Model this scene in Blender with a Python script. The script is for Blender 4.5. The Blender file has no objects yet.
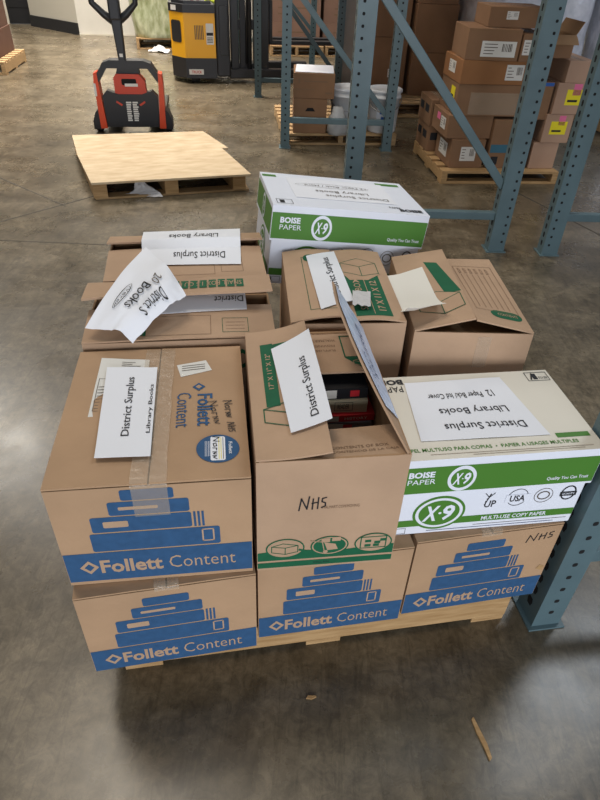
import bpy, bmesh, math, random
from mathutils import Vector, Matrix, Euler, noise
rnd = random.Random(7)
sc = bpy.context.scene
COL = sc.collection
R = math.radians

# ------------------------------------------------------------------ camera
F_PX, PITCH, ROLL, CAM_H = 602.56, 0.6591, 0.044, 1.4753
_fw = Vector((0, math.cos(PITCH), -math.sin(PITCH)))
_up = Vector((0, math.sin(PITCH), math.cos(PITCH)))
_rt = Vector((1, 0, 0))
CR = math.cos(ROLL) * _rt + math.sin(ROLL) * _up
CU = -math.sin(ROLL) * _rt + math.cos(ROLL) * _up
CO = Vector((0, 0, CAM_H))
cam = bpy.data.cameras.new('camera')
cam.sensor_fit = 'HORIZONTAL'
cam.sensor_width = 36.0
cam.lens = 36.0 * F_PX / 600.0
cam.clip_end = 200
camo = bpy.data.objects.new('camera', cam)
COL.objects.link(camo)
m3 = Matrix((CR, CU, -_fw)).transposed()
camo.matrix_world = Matrix.Translation(CO) @ m3.to_4x4()
sc.camera = camo

# ------------------------------------------------------------------ world, lights, exposure
w = bpy.data.worlds.new('hall_ambient')
sc.world = w
w.use_nodes = True
bg = w.node_tree.nodes['Background']
bg.inputs[0].default_value = (0.88, 0.94, 1.0, 1)
bg.inputs[1].default_value = 0.19

def area(name, loc, target, sx, sy, power, color, spread=180):
    l = bpy.data.lights.new(name, 'AREA')
    l.shape = 'RECTANGLE'; l.size = sx; l.size_y = sy
    l.energy = power; l.color = color; l.spread = R(spread)
    o = bpy.data.objects.new(name, l); COL.objects.link(o)
    o.location = loc
    d = Vector(target) - Vector(loc)
    o.rotation_euler = d.to_track_quat('-Z', 'Y').to_euler()
    return o
area('high_bay_light', (-2.8, 9.4, 6.5), (-2.8, 9.4, 0), 3.0, 6.0, 640, (1.0, 0.92, 0.83), 105)
area('high_bay_light', (-5.7, 8.5, 6.5), (-5.7, 8.5, 0), 0.55, 1.3, 190, (1.0, 0.95, 0.86))
area('high_bay_light', (-1.8, 2.6, 6.5), (-1.4, 2.2, 0), 1.2, 3.0, 135, (1.0, 0.89, 0.74))
area('dock_daylight', (1.2, -5.0, 1.65), (0.1, 1.4, 0.5), 4.2, 2.6, 335, (0.90, 0.935, 1.0))
area('high_bay_light', (3.6, 4.2, 6.5), (3.2, 4.0, 0), 1.0, 3.0, 150, (0.84, 0.92, 1.0))
sc.view_settings.view_transform = 'Standard'
sc.view_settings.look = 'None'
sc.view_settings.gamma = 1.0
sc.view_settings.exposure = 0.0
sc.view_settings.use_curve_mapping = False

# ------------------------------------------------------------------ pixel helper (places things on real planes)
def ray(u, v):
    return (_fw * F_PX + CR * (u - 300) + CU * (400 - v))
def onz(u, v, z):
    d = ray(u, v)
    return CO + d * ((z - CAM_H) / d.z)

# ------------------------------------------------------------------ materials
def srgb(c):
    return tuple(((x / 255.0) / 12.92 if x / 255.0 <= 0.04045 else ((x / 255.0 + 0.055) / 1.055) ** 2.4) for x in c)
MATS = {}
def mat(name, rgb, rough=0.6, metal=0.0, var=0.0, scale=20.0, bump=0.0, bscale=60.0, stretch=None, spec=0.5, rgb2=None, detail=5.0, trans=0.0, coat=0.0):
    if name in MATS: return MATS[name]
    m = bpy.data.materials.new(name); m.use_nodes = True
    nt = m.node_tree; b = nt.nodes['Principled BSDF']
    c = srgb(rgb)
    b.inputs['Base Color'].default_value = (*c, 1)
    b.inputs['Roughness'].default_value = rough
    b.inputs['Metallic'].default_value = metal
    b.inputs['Specular IOR Level'].default_value = spec
    if trans: b.inputs['Transmission Weight'].default_value = trans
    if coat: b.inputs['Coat Weight'].default_value = coat
    tc = nt.nodes.new('ShaderNodeTexCoord')
    mp = nt.nodes.new('ShaderNodeMapping')
    nt.links.new(tc.outputs['Object'], mp.inputs['Vector'])
    if stretch: mp.inputs['Scale'].default_value = stretch
    if var or rgb2:
        n = nt.nodes.new('ShaderNodeTexNoise'); n.inputs['Scale'].default_value = scale; n.inputs['Detail'].default_value = detail
        nt.links.new(mp.outputs['Vector'], n.inputs['Vector'])
        r = nt.nodes.new('ShaderNodeValToRGB')
        r.color_ramp.elements[0].position = 0.3; r.color_ramp.elements[1].position = 0.7
        if rgb2:
            a, d = c, srgb(rgb2)
        else:
            a = tuple(x * (1 - var) for x in c); d = tuple(min(1, x * (1 + var)) for x in c)
        r.color_ramp.elements[0].color = (*a, 1); r.color_ramp.elements[1].color = (*d, 1)
        nt.links.new(n.outputs['Fac'], r.inputs['Fac'])
        nt.links.new(r.outputs['Color'], b.inputs['Base Color'])
    if bump:
        n2 = nt.nodes.new('ShaderNodeTexNoise'); n2.inputs['Scale'].default_value = bscale; n2.inputs['Detail'].default_value = 4
        nt.links.new(mp.outputs['Vector'], n2.inputs['Vector'])
        bp = nt.nodes.new('ShaderNodeBump'); bp.inputs['Strength'].default_value = bump; bp.inputs['Distance'].default_value = 0.01
        nt.links.new(n2.outputs['Fac'], bp.inputs['Height'])
        nt.links.new(bp.outputs['Normal'], b.inputs['Normal'])
    MATS[name] = m
    return m

CARD = mat('brown_cardboard', (178, 148, 121), 0.75, var=0.10, scale=6, bump=0.4, bscale=16, spec=0.25)
CARDB = mat('golden_cardboard', (174, 142, 111), 0.75, var=0.10, scale=5, bump=0.4, bscale=14, spec=0.25)
CARDIN = mat('cardboard_inside', (160, 128, 96), 0.85, var=0.06, scale=12, spec=0.2)
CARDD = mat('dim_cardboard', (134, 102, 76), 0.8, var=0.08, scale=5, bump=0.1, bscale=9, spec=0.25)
CARDO = mat('orange_cardboard', (146, 102, 66), 0.8, var=0.08, scale=5, spec=0.25)
CARDP = mat('purple_brown_cardboard', (98, 70, 58), 0.7, var=0.1, scale=4, spec=0.3)
CARDF = mat('faded_cardboard', (172, 140, 118), 0.8, var=0.12, scale=3, spec=0.25)
CARDX = mat('dull_pink_cardboard', (138, 108, 92), 0.8, var=0.12, scale=3, spec=0.25)
BLUE = mat('blue_print', (48, 84, 122), 0.7, var=0.10, scale=60, spec=0.25)
BLUED = mat('dark_blue_print', (52, 72, 112), 0.7)
GREEN = mat('dark_green_print', (26, 92, 62), 0.7, var=0.08, scale=40, spec=0.25)
LIME = mat('leaf_green_print', (72, 124, 44), 0.5, spec=0.4)
WCARD = mat('white_coated_card', (226, 230, 240), 0.45, var=0.02, scale=6)
CCARD = mat('cream_coated_card', (220, 214, 200), 0.5, var=0.03, scale=5)
PAPER = mat('white_paper', (226, 228, 234), 0.7, bump=0.08, bscale=8)
PAPERC = mat('warm_white_paper', (226, 222, 212), 0.7)
LABEL = mat('label_paper', (214, 212, 206), 0.6)
INK = mat('black_ink', (26, 26, 30), 0.7)
GINK = mat('grey_ink', (92, 82, 72), 0.8)
INKF = mat('faded_brown_ink', (122, 96, 72), 0.8)
TAPE = mat('clear_packing_tape', (214, 196, 172), 0.18, bump=0.5, bscale=45, spec=0.7)
_nt = TAPE.node_tree; _mx = _nt.nodes.new('ShaderNodeMixShader'); _tr = _nt.nodes.new('ShaderNodeBsdfTransparent'); _pb = _nt.nodes['Principled BSDF']; _ou = [n for n in _nt.nodes if n.type == 'OUTPUT_MATERIAL'][0]
_mx.inputs[0].default_value = 0.17
_nt.links.new(_tr.outputs[0], _mx.inputs[1]); _nt.links.new(_pb.outputs[0], _mx.inputs[2]); _nt.links.new(_mx.outputs[0], _ou.inputs['Surface'])
DARK = mat('dark_hole', (14, 14, 16), 0.9)
WOOD = mat('pale_pallet_wood', (158, 124, 82), 0.75, rgb2=(188, 154, 110), scale=6, stretch=(1.5, 14, 14), bump=0.1, spec=0.25)
WOODD = mat('weathered_pallet_wood', (156, 126, 88), 0.8, rgb2=(186, 156, 116), scale=6, stretch=(1.5, 14, 14), spec=0.25)
PLY = mat('plywood', (182, 158, 124), 0.65, rgb2=(206, 186, 154), scale=3.5, stretch=(2, 5, 2), spec=0.3)
TEAL = mat('teal_rack_paint', (84, 106, 112), 0.45, var=0.10, scale=7, bump=0.08, bscale=25)
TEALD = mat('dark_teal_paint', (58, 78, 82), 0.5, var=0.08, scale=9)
BLACKP = mat('black_plastic', (30, 31, 35), 0.45, bump=0.05, bscale=90)
BLACKM = mat('black_metal', (24, 24, 26), 0.4)
ORANGE = mat('orange_paint', (214, 72, 34), 0.4)
REDO = mat('red_orange_plastic', (192, 60, 36), 0.4)
YELLOW = mat('yellow_paint', (232, 168, 22), 0.4)
STEEL = mat('bare_steel', (150, 150, 150), 0.35, metal=0.9)
WHITEP = mat('white_plastic', (214, 216, 218), 0.4)
WALLP = mat('wall_paint', (196, 190, 174), 0.7, var=0.03, scale=2)
WALLW = mat('white_wall_paint', (206, 202, 192), 0.7, var=0.05, scale=3)
RUBBER = mat('black_baseboard', (32, 32, 34), 0.6)
YLAB = mat('yellow_label', (232, 214, 30), 0.6)
PINK = mat('pink_label', (224, 110, 150), 0.6)
BLUET = mat('blue_tape', (44, 92, 168), 0.5)
CYANP = mat('teal_blue_print', (54, 102, 122), 0.7)
REDP = mat('red_cover', (212, 48, 58), 0.4)
CREAM = mat('cream_cover', (206, 196, 166), 0.5)
GREYC = mat('grey_cover', (120, 118, 120), 0.5)
SLEEVE = mat('bluish_plastic_sleeve', (196, 212, 238), 0.25, bump=0.3, bscale=45)
FILM = mat('bunched_clear_film', (206, 204, 204), 0.25, bump=0.5, bscale=40)
GFILM = mat('green_tinted_stretch_film', (128, 138, 84), 0.3, rgb2=(214, 220, 188), scale=9, stretch=(1.6, 1.6, .7), bump=1.0, bscale=7, coat=0.5)
SILVER = mat('silver_film', (196, 200, 212), 0.25, metal=0.3, rgb2=(226, 228, 236), scale=14, bump=1.0, bscale=9)

def floor_mat():
    m = bpy.data.materials.new('polished_concrete'); m.use_nodes = True
    nt = m.node_tree; b = nt.nodes['Principled BSDF']
    tc = nt.nodes.new('ShaderNodeTexCoord')
    def nz(scale, det, st=(1, 1, 1), dist=0.0, rough=0.6):
        mp = nt.nodes.new('ShaderNodeMapping'); mp.inputs['Scale'].default_value = st
        mp.inputs['Rotation'].default_value = (0, 0, R(11))
        nt.links.new(tc.outputs['Object'], mp.inputs['Vector'])
        n = nt.nodes.new('ShaderNodeTexNoise'); n.inputs['Scale'].default_value = scale; n.inputs['Detail'].default_value = det
        n.inputs['Distortion'].default_value = dist; n.inputs['Roughness'].default_value = rough
        nt.links.new(mp.outputs['Vector'], n.inputs['Vector']); return n
    def ramp(src, p0, c0, p1, c1):
        r = nt.nodes.new('ShaderNodeValToRGB')
        r.color_ramp.elements[0].position = p0; r.color_ramp.elements[0].color = (*c0, 1)
        r.color_ramp.elements[1].position = p1; r.color_ramp.elements[1].color = (*c1, 1)
        nt.links.new(src, r.inputs['Fac']); return r
    def mul(a, bb, f):
        x = nt.nodes.new('ShaderNodeMix'); x.data_type = 'RGBA'; x.blend_type = 'MULTIPLY'
        x.inputs['Factor'].default_value = f
        nt.links.new(a, x.inputs['A']); nt.links.new(bb, x.inputs['B']); return x.outputs['Result']
    a = ramp(nz(1.7, 8, dist=0.4).outputs['Fac'], 0.3, srgb((104, 93, 75)), 0.72, srgb((142, 129, 107)))
    s = ramp(nz(7, 9, dist=1.2, rough=0.7).outputs['Fac'], 0.35, (0.62, 0.62, 0.62), 0.6, (1, 1, 1))
    t = ramp(nz(1.6, 7, st=(1, 2.5, 1), dist=0.9).outputs['Fac'], 0.36, (0.72, 0.71, 0.69), 0.58, (1, 1, 1))
    sp = ramp(nz(60, 4).outputs['Fac'], 0.3, (0.8, 0.8, 0.8), 0.6, (1, 1, 1))
    bl = ramp(nz(3.1, 10, dist=0.9, rough=0.72).outputs['Fac'], 0.40, (0.60, 0.58, 0.54), 0.56, (1, 1, 1))
    sc1 = ramp(nz(4.0, 8, st=(9, .8, 1), dist=1.5, rough=0.75).outputs['Fac'], 0.40, (0.66, 0.66, 0.63), 0.49, (1, 1, 1))
    lt = ramp(nz(26, 6, dist=0.8, rough=0.8).outputs['Fac'], 0.38, (0.58, 0.58, 0.58), 0.62, (1.12, 1.12, 1.12))
    c = mul(a.outputs['Color'], s.outputs['Color'], 0.7)
    c = mul(c, bl.outputs['Color'], 0.8)
    c = mul(c, sc1.outputs['Color'], 0.7)
    c = mul(c, lt.outputs['Color'], 0.9)
    c = mul(c, t.outputs['Color'], 0.8)
    c = mul(c, sp.outputs['Color'], 0.6)
    nt.links.new(c, b.inputs['Base Color'])
    rr = ramp(nz(3, 6).outputs['Fac'], 0.3, (0.22,) * 3, 0.7, (0.36,) * 3)
    nt.links.new(rr.outputs['Color'], b.inputs['Roughness'])
    b.inputs['Specular IOR Level'].default_value = 0.5
    return m
CONC = floor_mat()

# ------------------------------------------------------------------ mesh builder
_txt_cache = {}
def text_mesh(s, bold=0.0):
    k = (s, bold)
    if k in _txt_cache: return _txt_cache[k]
    cu = bpy.data.curves.new('t', 'FONT'); cu.body = s; cu.size = 1; cu.offset = bold; cu.resolution_u = 2
    ob = bpy.data.objects.new('t', cu); COL.objects.link(ob)
    dg = bpy.context.evaluated_depsgraph_get(); dg.update()
    me = bpy.data.meshes.new_from_object(ob.evaluated_get(dg))
    vs = [(v.co.x, v.co.y) for v in me.vertices]; fs = [tuple(p.vertices) for p in me.polygons]
    bpy.data.objects.remove(ob); bpy.data.curves.remove(cu); bpy.data.meshes.remove(me)
    x0 = min(v[0] for v in vs); x1 = max(v[0] for v in vs); y0 = min(v[1] for v in vs); y1 = max(v[1] for v in vs)
    vs = [((x - x0) / (x1 - x0) - .5, (y - y0) / (y1 - y0) - .5) for x, y in vs]
    _txt_cache[k] = (vs, fs)
    return vs, fs

class Frame:
    """a flat face: origin, right, up, normal (local metres)"""
    def __init__(s, o, r, u):
        s.o = Vector(o); s.r = Vector(r).normalized(); s.u = Vector(u).normalized(); s.n = s.r.cross(s.u)
    def __call__(s, a, b, h=0.0006):
        return s.o + s.r * a + s.u * b + s.n * h

class Fn:
    """a bent face: any function (a,b,h) -> point"""
    def __init__(s, f): s.f = f
    def __call__(s, a, b, h=0.0006): return s.f(a, b, h)

class MB:
    def __init__(s): s.v = []; s.f = []; s.m = []; s.mats = []; s.sm = []
    def mi(s, m):
        if m not in s.mats: s.mats.append(m)
        return s.mats.index(m)
    def add(s, vs, fs, m, smooth=False):
        o = len(s.v); s.v += [Vector(v) for v in vs]; i = s.mi(m)
        for f in fs:
            s.f.append(tuple(k + o for k in f)); s.m.append(i); s.sm.append(smooth)
    def box(s, x0, x1, y0, y1, z0, z1, m, M=None, bev=0.0):
        vs = [(x, y, z) for z in (z0, z1) for y in (y0, y1) for x in (x0, x1)]
        fs = [(0, 2, 3, 1), (4, 5, 7, 6), (0, 1, 5, 4), (2, 6, 7, 3), (0, 4, 6, 2), (1, 3, 7, 5)]
        if bev > 0:
            bm = bmesh.new(); bv = [bm.verts.new(v) for v in vs]
            for f in fs: bm.faces.new([bv[k] for k in f])
            bmesh.ops.bevel(bm, geom=bm.edges[:], offset=bev, segments=2, affect='EDGES', profile=0.6)
            bm.verts.index_update(); vs = [v.co.copy() for v in bm.verts]; fs = [tuple(v.index for v in f.verts) for f in bm.faces]; bm.free()
        if M is not None: vs = [M @ Vector(v) for v in vs]
        s.add(vs, fs, m)
    def prism(s, pts, h0, h1, fr, m):
        """polygon pts in frame fr extruded from h0 to h1 along the normal"""
        n = len(pts)
        a = sum(pts[i][0] * pts[(i + 1) % n][1] - pts[(i + 1) % n][0] * pts[i][1] for i in range(n))
        if a < 0: pts = pts[::-1]
        vs = [fr(p[0], p[1], h0) for p in pts] + [fr(p[0], p[1], h1) for p in pts]
        fs = [tuple(range(n))[::-1], tuple(range(n, 2 * n))] + [(i, (i + 1) % n, n + (i + 1) % n, n + i) for i in range(n)]
        s.add(vs, fs, m)
    def poly(s, fr, pts, m, h=0.0006):
        n = len(pts)
        a = sum(pts[i][0] * pts[(i + 1) % n][1] - pts[(i + 1) % n][0] * pts[i][1] for i in range(n))
        if a < 0: pts = pts[::-1]
        if isinstance(fr, Fn):
            for q in s.grid_clip(pts, s.CELL if s.CELL else .018): s.add([fr(p[0], p[1], h) for p in q], [tuple(range(len(q)))], m)
            return
        s.add([fr(p[0], p[1], h) for p in pts], [tuple(range(n))], m)
    CELL = None
    @staticmethod
    def grid_clip(pts, c):
        def clip(pl, ax, val, sgn):
            out = []
            for i in range(len(pl)):
                p, q = pl[i], pl[(i + 1) % len(pl)]; dp = sgn * (p[ax] - val); dq = sgn * (q[ax] - val)
                if dp >= 0: out.append(p)
                if (dp >= 0) != (dq >= 0):
                    t = dp / (dp - dq); out.append((p[0] + (q[0] - p[0]) * t, p[1] + (q[1] - p[1]) * t))
            return out
        res = []
        x0 = min(p[0] for p in pts); x1 = max(p[0] for p in pts); y0 = min(p[1] for p in pts); y1 = max(p[1] for p in pts)
        nx = max(1, min(40, int(math.ceil((x1 - x0) / c)))); ny = max(1, min(40, int(math.ceil((y1 - y0) / c))))
        for i in range(nx):
            col = clip(clip(pts, 0, x0 + (x1 - x0) * i / nx, 1), 0, x0 + (x1 - x0) * (i + 1) / nx, -1)
            if len(col) < 3: continue
            for j in range(ny):
                q = clip(clip(col, 1, y0 + (y1 - y0) * j / ny, 1), 1, y0 + (y1 - y0) * (j + 1) / ny, -1)
                if len(q) >= 3: res.append(q)
        return res
    def rect(s, fr, a0, a1, b0, b1, m, h=0.0006):
        s.poly(fr, [(a0, b0), (a1, b0), (a1, b1), (a0, b1)], m, h)
    def rrect(s, fr, a0, a1, b0, b1, r, m, h=0.0006):
        p = []
        for cx, cy, t0 in ((a1 - r, b0 + r, -90), (a1 - r, b1 - r, 0), (a0 + r, b1 - r, 90), (a0 + r, b0 + r, 180)):
            for k in range(5):
                t = R(t0 + 22.5 * k); p.append((cx + r * math.cos(t), cy + r * math.sin(t)))
        s.poly(fr, p, m, h)
    def ell(s, fr, a, b, ra, rb, m, h=0.0006, n=32):
        s.poly(fr, [(a + ra * math.cos(2 * math.pi * k / n), b + rb * math.sin(2 * math.pi * k / n)) for k in range(n)], m, h)
    def ring(s, fr, a, b, ra, rb, t, m, h=0.0009, n=36):
        vs = []; fs = []
        for k in range(n):
            c, d = math.cos(2 * math.pi * k / n), math.sin(2 * math.pi * k / n)
            vs += [fr(a + ra * c, b + rb * d, h), fr(a + (ra - t) * c, b + (rb - t) * d, h)]
        for k in range(n):
            j = (k + 1) % n; fs.append((2 * k, 2 * j, 2 * j + 1, 2 * k + 1))
        s.add(vs, fs, m)
    def frame_rect(s, fr, a0, a1, b0, b1, t, m, h=0.0008):
        for q in ((a0, a1, b0, b0 + t), (a0, a1, b1 - t, b1), (a0, a0 + t, b0, b1), (a1 - t, a1, b0, b1)): s.rect(fr, *q, m, h)
    def line(s, fr, pts, t, m, h=0.0009):
        for i in range(len(pts) - 1):
            x0, y0 = pts[i]; x1, y1 = pts[i + 1]; L = math.hypot(x1 - x0, y1 - y0) or 1e-6
            nx, ny = -(y1 - y0) / L * t / 2, (x1 - x0) / L * t / 2; ex, ey = (x1 - x0) / L * t / 3, (y1 - y0) / L * t / 3
            s.poly(fr, [(x0 - nx - ex, y0 - ny - ey), (x1 - nx + ex, y1 - ny + ey), (x1 + nx + ex, y1 + ny + ey), (x0 + nx - ex, y0 + ny - ey)], m, h)
    def text(s, fr, t, a, b, wd, ht, m, ang=0, bold=0.0, h=0.0010, shear=0.0):
        vs, fs = text_mesh(t, bold); c, d = math.cos(R(ang)), math.sin(R(ang))
        out = []
        for x, y in vs:
            x2, y2 = x * wd + shear * y * ht, y * ht
            out.append(fr(a + x2 * c - y2 * d, b + x2 * d + y2 * c, h))
        s.add(out, fs, m)
    def tube(s, pts, r, m, n=10, caps=True):
        pts = [Vector(p) for p in pts]; rs = r if isinstance(r, (list, tuple)) else [r] * len(pts)
        vs = []; fs = []; prev = None
        for i, p in enumerate(pts):
            d = (pts[min(i + 1, len(pts) - 1)] - pts[max(i - 1, 0)]).normalized()
            if prev is None:
                a = d.orthogonal().normalized()
            else:
                a = (prev - d * prev.dot(d)).normalized()
            prev = a; b = d.cross(a)
            for k in range(n):
                t = 2 * math.pi * k / n; vs.append(p + (a * math.cos(t) + b * math.sin(t)) * rs[i])
        for i in range(len(pts) - 1):
            for k in range(n):
                fs.append((i * n + k, i * n + (k + 1) % n, (i + 1) * n + (k + 1) % n, (i + 1) * n + k))
        if caps:
            fs.append(tuple(range(n))[::-1]); fs.append(tuple((len(pts) - 1) * n + k for k in range(n)))
        s.add(vs, fs, m, True)
    def lathe(s, prof, m, c=(0, 0, 0), n=28):
        vs = []; fs = []
        for r, z in prof:
            for k in range(n):
                t = 2 * math.pi * k / n; vs.append((c[0] + r * math.cos(t), c[1] + r * math.sin(t), c[2] + z))
        for i in range(len(prof) - 1):
            for k in range(n): fs.append((i * n + k, i * n + (k + 1) % n, (i + 1) * n + (k + 1) % n, (i + 1) * n + k))
        fs.append(tuple(range(n))[::-1]); fs.append(tuple((len(prof) - 1) * n + k for k in range(n)))
        s.add(vs, fs, m, True)
    def sheet(s, f, na, nb, m, th=0.0006, smooth=True):
        """bent sheet f(a,b) a,b in 0..1, with thickness"""
        P = [[Vector(f(i / na, j / nb)) for j in range(nb + 1)] for i in range(na + 1)]
        N = []
        for i in range(na + 1):
            row = []
            for j in range(nb + 1):
                da = P[min(i + 1, na)][j] - P[max(i - 1, 0)][j]; db = P[i][min(j + 1, nb)] - P[i][max(j - 1, 0)]
                row.append(da.cross(db).normalized())
            N.append(row)
        W = nb + 1; vs = [P[i][j] for i in range(na + 1) for j in range(W)] + [P[i][j] - N[i][j] * th for i in range(na + 1) for j in range(W)]
        O = (na + 1) * W; fs = []
        for i in range(na):
            for j in range(nb):
                a, b, c, d = i * W + j, (i + 1) * W + j, (i + 1) * W + j + 1, i * W + j + 1
                fs += [(a, b, c, d), (O + a, O + d, O + c, O + b)]
        s.add(vs, fs, m, smooth)
        loop = [i * W for i in range(na + 1)] + [na * W + j for j in range(1, W)] + [i * W + nb for i in range(na - 1, -1, -1)] + [j for j in range(nb - 1, 0, -1)]
        n = len(loop); rv = [vs[k] for k in loop] + [vs[O + k] for k in loop]
        s.add(rv, [(k, n + k, n + (k + 1) % n, (k + 1) % n) for k in range(n)], m, False)
    def build(s, name, parent=None, label=None, kind=None):
        me = bpy.data.meshes.new(name); me.from_pydata([tuple(v) for v in s.v], [], s.f)
        for m in s.mats: me.materials.append(m)
        me.polygons.foreach_set('material_index', s.m); me.polygons.foreach_set('use_smooth', s.sm); me.update()
        o = bpy.data.objects.new(name, me); COL.objects.link(o)
        if parent: o.parent = parent
        if label: o['label'] = label
        if kind: o['kind'] = kind
        return o

def thing(name, label, cat, loc=(0, 0, 0), yaw=0.0, group=None, rot=None):
    o = bpy.data.objects.new(name, None); COL.objects.link(o)
    o.empty_display_size = 0.1
    o.location = loc; o.rotation_euler = rot if rot else (0, 0, R(yaw))
    o['label'] = label; o['category'] = cat
    if group: o['group'] = group
    bpy.context.view_layer.update()
    return o
def tag(o, label, cat, group=None):
    o['label'] = label; o['category'] = cat
    if group: o['group'] = group
    return o
def corner_loc(x, y, yaw, wd, dp, z):
    """front-left corner -> centre"""
    c, s_ = math.cos(R(yaw)), math.sin(R(yaw))
    return (x + c * wd / 2 - s_ * dp / 2, y + s_ * wd / 2 + c * dp / 2, z)
def loc_of(t, u, v, z):
    """pixel on the world plane z -> local point of thing t"""
    return t.matrix_world.inverted() @ onz(u, v, z)

def faces(wd, dp, h):
    return dict(front=Frame((-wd / 2, -dp / 2, 0), (1, 0, 0), (0, 0, 1)), back=Frame((wd / 2, dp / 2, 0), (-1, 0, 0), (0, 0, 1)),
                left=Frame((-wd / 2, dp / 2, 0), (0, -1, 0), (0, 0, 1)), right=Frame((wd / 2, -dp / 2, 0), (0, 1, 0), (0, 0, 1)),
                top=Frame((-wd / 2, -dp / 2, h), (1, 0, 0), (0, 1, 0)))
def walls(mb, wd, dp, h, m, t=0.005, inner=None):
    """open carton: four walls and bottom"""
    inner = inner or CARDIN
    X, Y = wd / 2, dp / 2; x, y = X - t, Y - t
    vs = [(-X, -Y, 0), (X, -Y, 0), (X, Y, 0), (-X, Y, 0), (-X, -Y, h), (X, -Y, h), (X, Y, h), (-X, Y, h),
          (-x, -y, t), (x, -y, t), (x, y, t), (-x, y, t), (-x, -y, h), (x, -y, h), (x, y, h), (-x, y, h)]
    mb.add(vs, [(3, 2, 1, 0), (0, 1, 5, 4), (1, 2, 6, 5), (2, 3, 7, 6), (3, 0, 4, 7)], m)
    mb.add(vs, [(8, 9, 10, 11), (9, 8, 12, 13), (10, 9, 13, 14), (11, 10, 14, 15), (8, 11, 15, 12), (4, 5, 13, 12), (5, 6, 14, 13), (6, 7, 15, 14), (7, 4, 12, 15)], inner)

def panel(f, m, na=10, nb=8, th=0.004):
    mb = MB(); mb.sheet(f, na, nb, m, th, True); return mb

# ------------------------------------------------------------------ setting
mb = MB(); mb.add([(-14, -5, 0), (14, -5, 0), (14, 24, 0), (-14, 24, 0)], [(0, 1, 2, 3)], CONC)
mb.build('floor', kind='structure')
JOINT = mat('floor_joint_sealant', (70, 66, 58), 0.8)
def joint(name, p, q, wd):
    mb = MB(); p = Vector(p); q = Vector(q); d = (q - p).normalized(); n = Vector((-d.y, d.x, 0)) * wd / 2
    vs = [p - n, q - n, q + n, p + n]
    fr = Frame((0, 0, 0), (1, 0, 0), (0, 1, 0))
    mb.prism([(v.x, v.y) for v in vs], 0.0002, 0.0012, fr, JOINT)
    return mb.build(name, kind='structure')
d11 = Vector((-math.sin(R(11)), math.cos(R(11)), 0)); r11 = Vector((math.cos(R(11)), math.sin(R(11)), 0))
c0 = Vector((-1.60, 3.93, 0))
joint('trim_1', (-3.0, 2.24, 0), (-1.0, 4.65, 0), 0.010)
joint('trim_2', (-3.6, 5.42, 0), (-1.60, 3.875, 0), 0.008)
joint('trim_5', onz(-30, 239, 0), onz(108, 245, 0), 0.006)
joint('trim_4', (1.30, 5.11, 0), (2.3, 2.85, 0), 0.012)

# far corner of the hall
def wall(name, p, q, h, m, t=0.15, z0=0.0):
    mb = MB(); p = Vector((*p, 0)); q = Vector((*q, 0)); d = (q - p).normalized(); n = Vector((-d.y, d.x, 0)) * t
    fr = Frame((0, 0, 0), (1, 0, 0), (0, 1, 0))
    mb.prism([(v.x, v.y) for v in (p, q, q + n, p + n)], z0, h, fr, m)
    return mb.build(name, kind='structure')
wall('wall_left', (-5.05, 12.42), (-3.94, 11.58), 4.5, WALLP, -0.0001 + 0.12)
wall('baseboard_left', (-5.065, 12.40), (-3.948, 11.555), 0.17, RUBBER, 0.02)
wall('wall_back', (-3.94, 11.58), (8.0, 13.7), 4.5, WALLW)
wall('baseboard_back', (-3.93, 11.565), (8.0, 13.685), 0.02, WALLP, 0.012)
wall('wall_far_left', (-9.5, 11.6), (-5.5, 12.55), 4.5, WALLP)
DOORB = mat('black_door_paint', (22, 22, 24), 0.5)
mb = MB(); wallM = Matrix.Translation((-5.28, 12.62, 0)) @ Matrix.Rotation(R(11), 4, 'Z')
mb.box(-.45, .45, -.02, .03, 0.01, 2.1, DOORB, wallM, .004)
for k in (0.25, 1.15): mb.box(-.32, .32, -.026, -.018, k, k + .7, DOORB, wallM, .006)
dr = mb.build('door_1', kind='structure')
mb = MB(); mb.box(-.40, -.36, -.06, -.02, .95, 1.1, STEEL, wallM, .006); mb.build('door_handle', dr)

# ------------------------------------------------------------------ pallets
def make_pallet(name, label, loc, yaw, wd, dp, h=0.13, m=WOOD, nb=7, nstr=3, block=False, side_stringers=False, group=None):
    """stringers run front to back unless side_stringers"""
    t = thing(name, label, 'pallet', loc, yaw, group)
    bt = 0.018
    def board(x0, x1, y0, y1, z0, z1, nm):
        b = MB(); b.box(x0, x1, y0, y1, z0, z1, m, None, 0.002); b.build(nm, t)
    if not side_stringers:
        for k in range(nstr):
            x = -wd / 2 + .022 + (wd - .044) * k / (nstr - 1)
            board(x - .022, x + .022, -dp / 2 + .002, dp / 2 - .002, bt, h - bt, 'stringer')
        for k in range(nb):
            y = -dp / 2 + .05 + (dp - .10) * k / (nb - 1)
            board(-wd / 2, wd / 2, y - .048, y + .048, h - bt, h, 'deck_board')
        for k in range(3):
            y = -dp / 2 + .05 + (dp - .10) * k / 2
            board(-wd / 2, wd / 2, y - .046, y + .046, 0, bt, 'bottom_board')
    else:
        for k in range(nstr):
            y = -dp / 2 + .022 + (dp - .044) * k / (nstr - 1)
            board(-wd / 2 + .002, wd / 2 - .002, y - .022, y + .022, bt, h - bt, 'stringer')
        for k in range(nb):
            x = -wd / 2 + .05 + (wd - .10) * k / (nb - 1)
            board(x - .048, x + .048, -dp / 2, dp / 2, h - bt, h, 'deck_board')
        for k in range(3):
            x = -wd / 2 + .05 + (wd - .10) * k / 2
            board(x - .046, x + .046, -dp / 2, dp / 2, 0, bt, 'bottom_board')
    return t
PZ = 0.130
pl = corner_loc(-.41, .768, 11, 1.016, 1.22, 0)
make_pallet('shipping_pallet', 'wooden pallet carrying the stacked cartons in front', pl, 11, 1.016, 1.22, PZ, WOOD, 9, 3, side_stringers=True)

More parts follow.
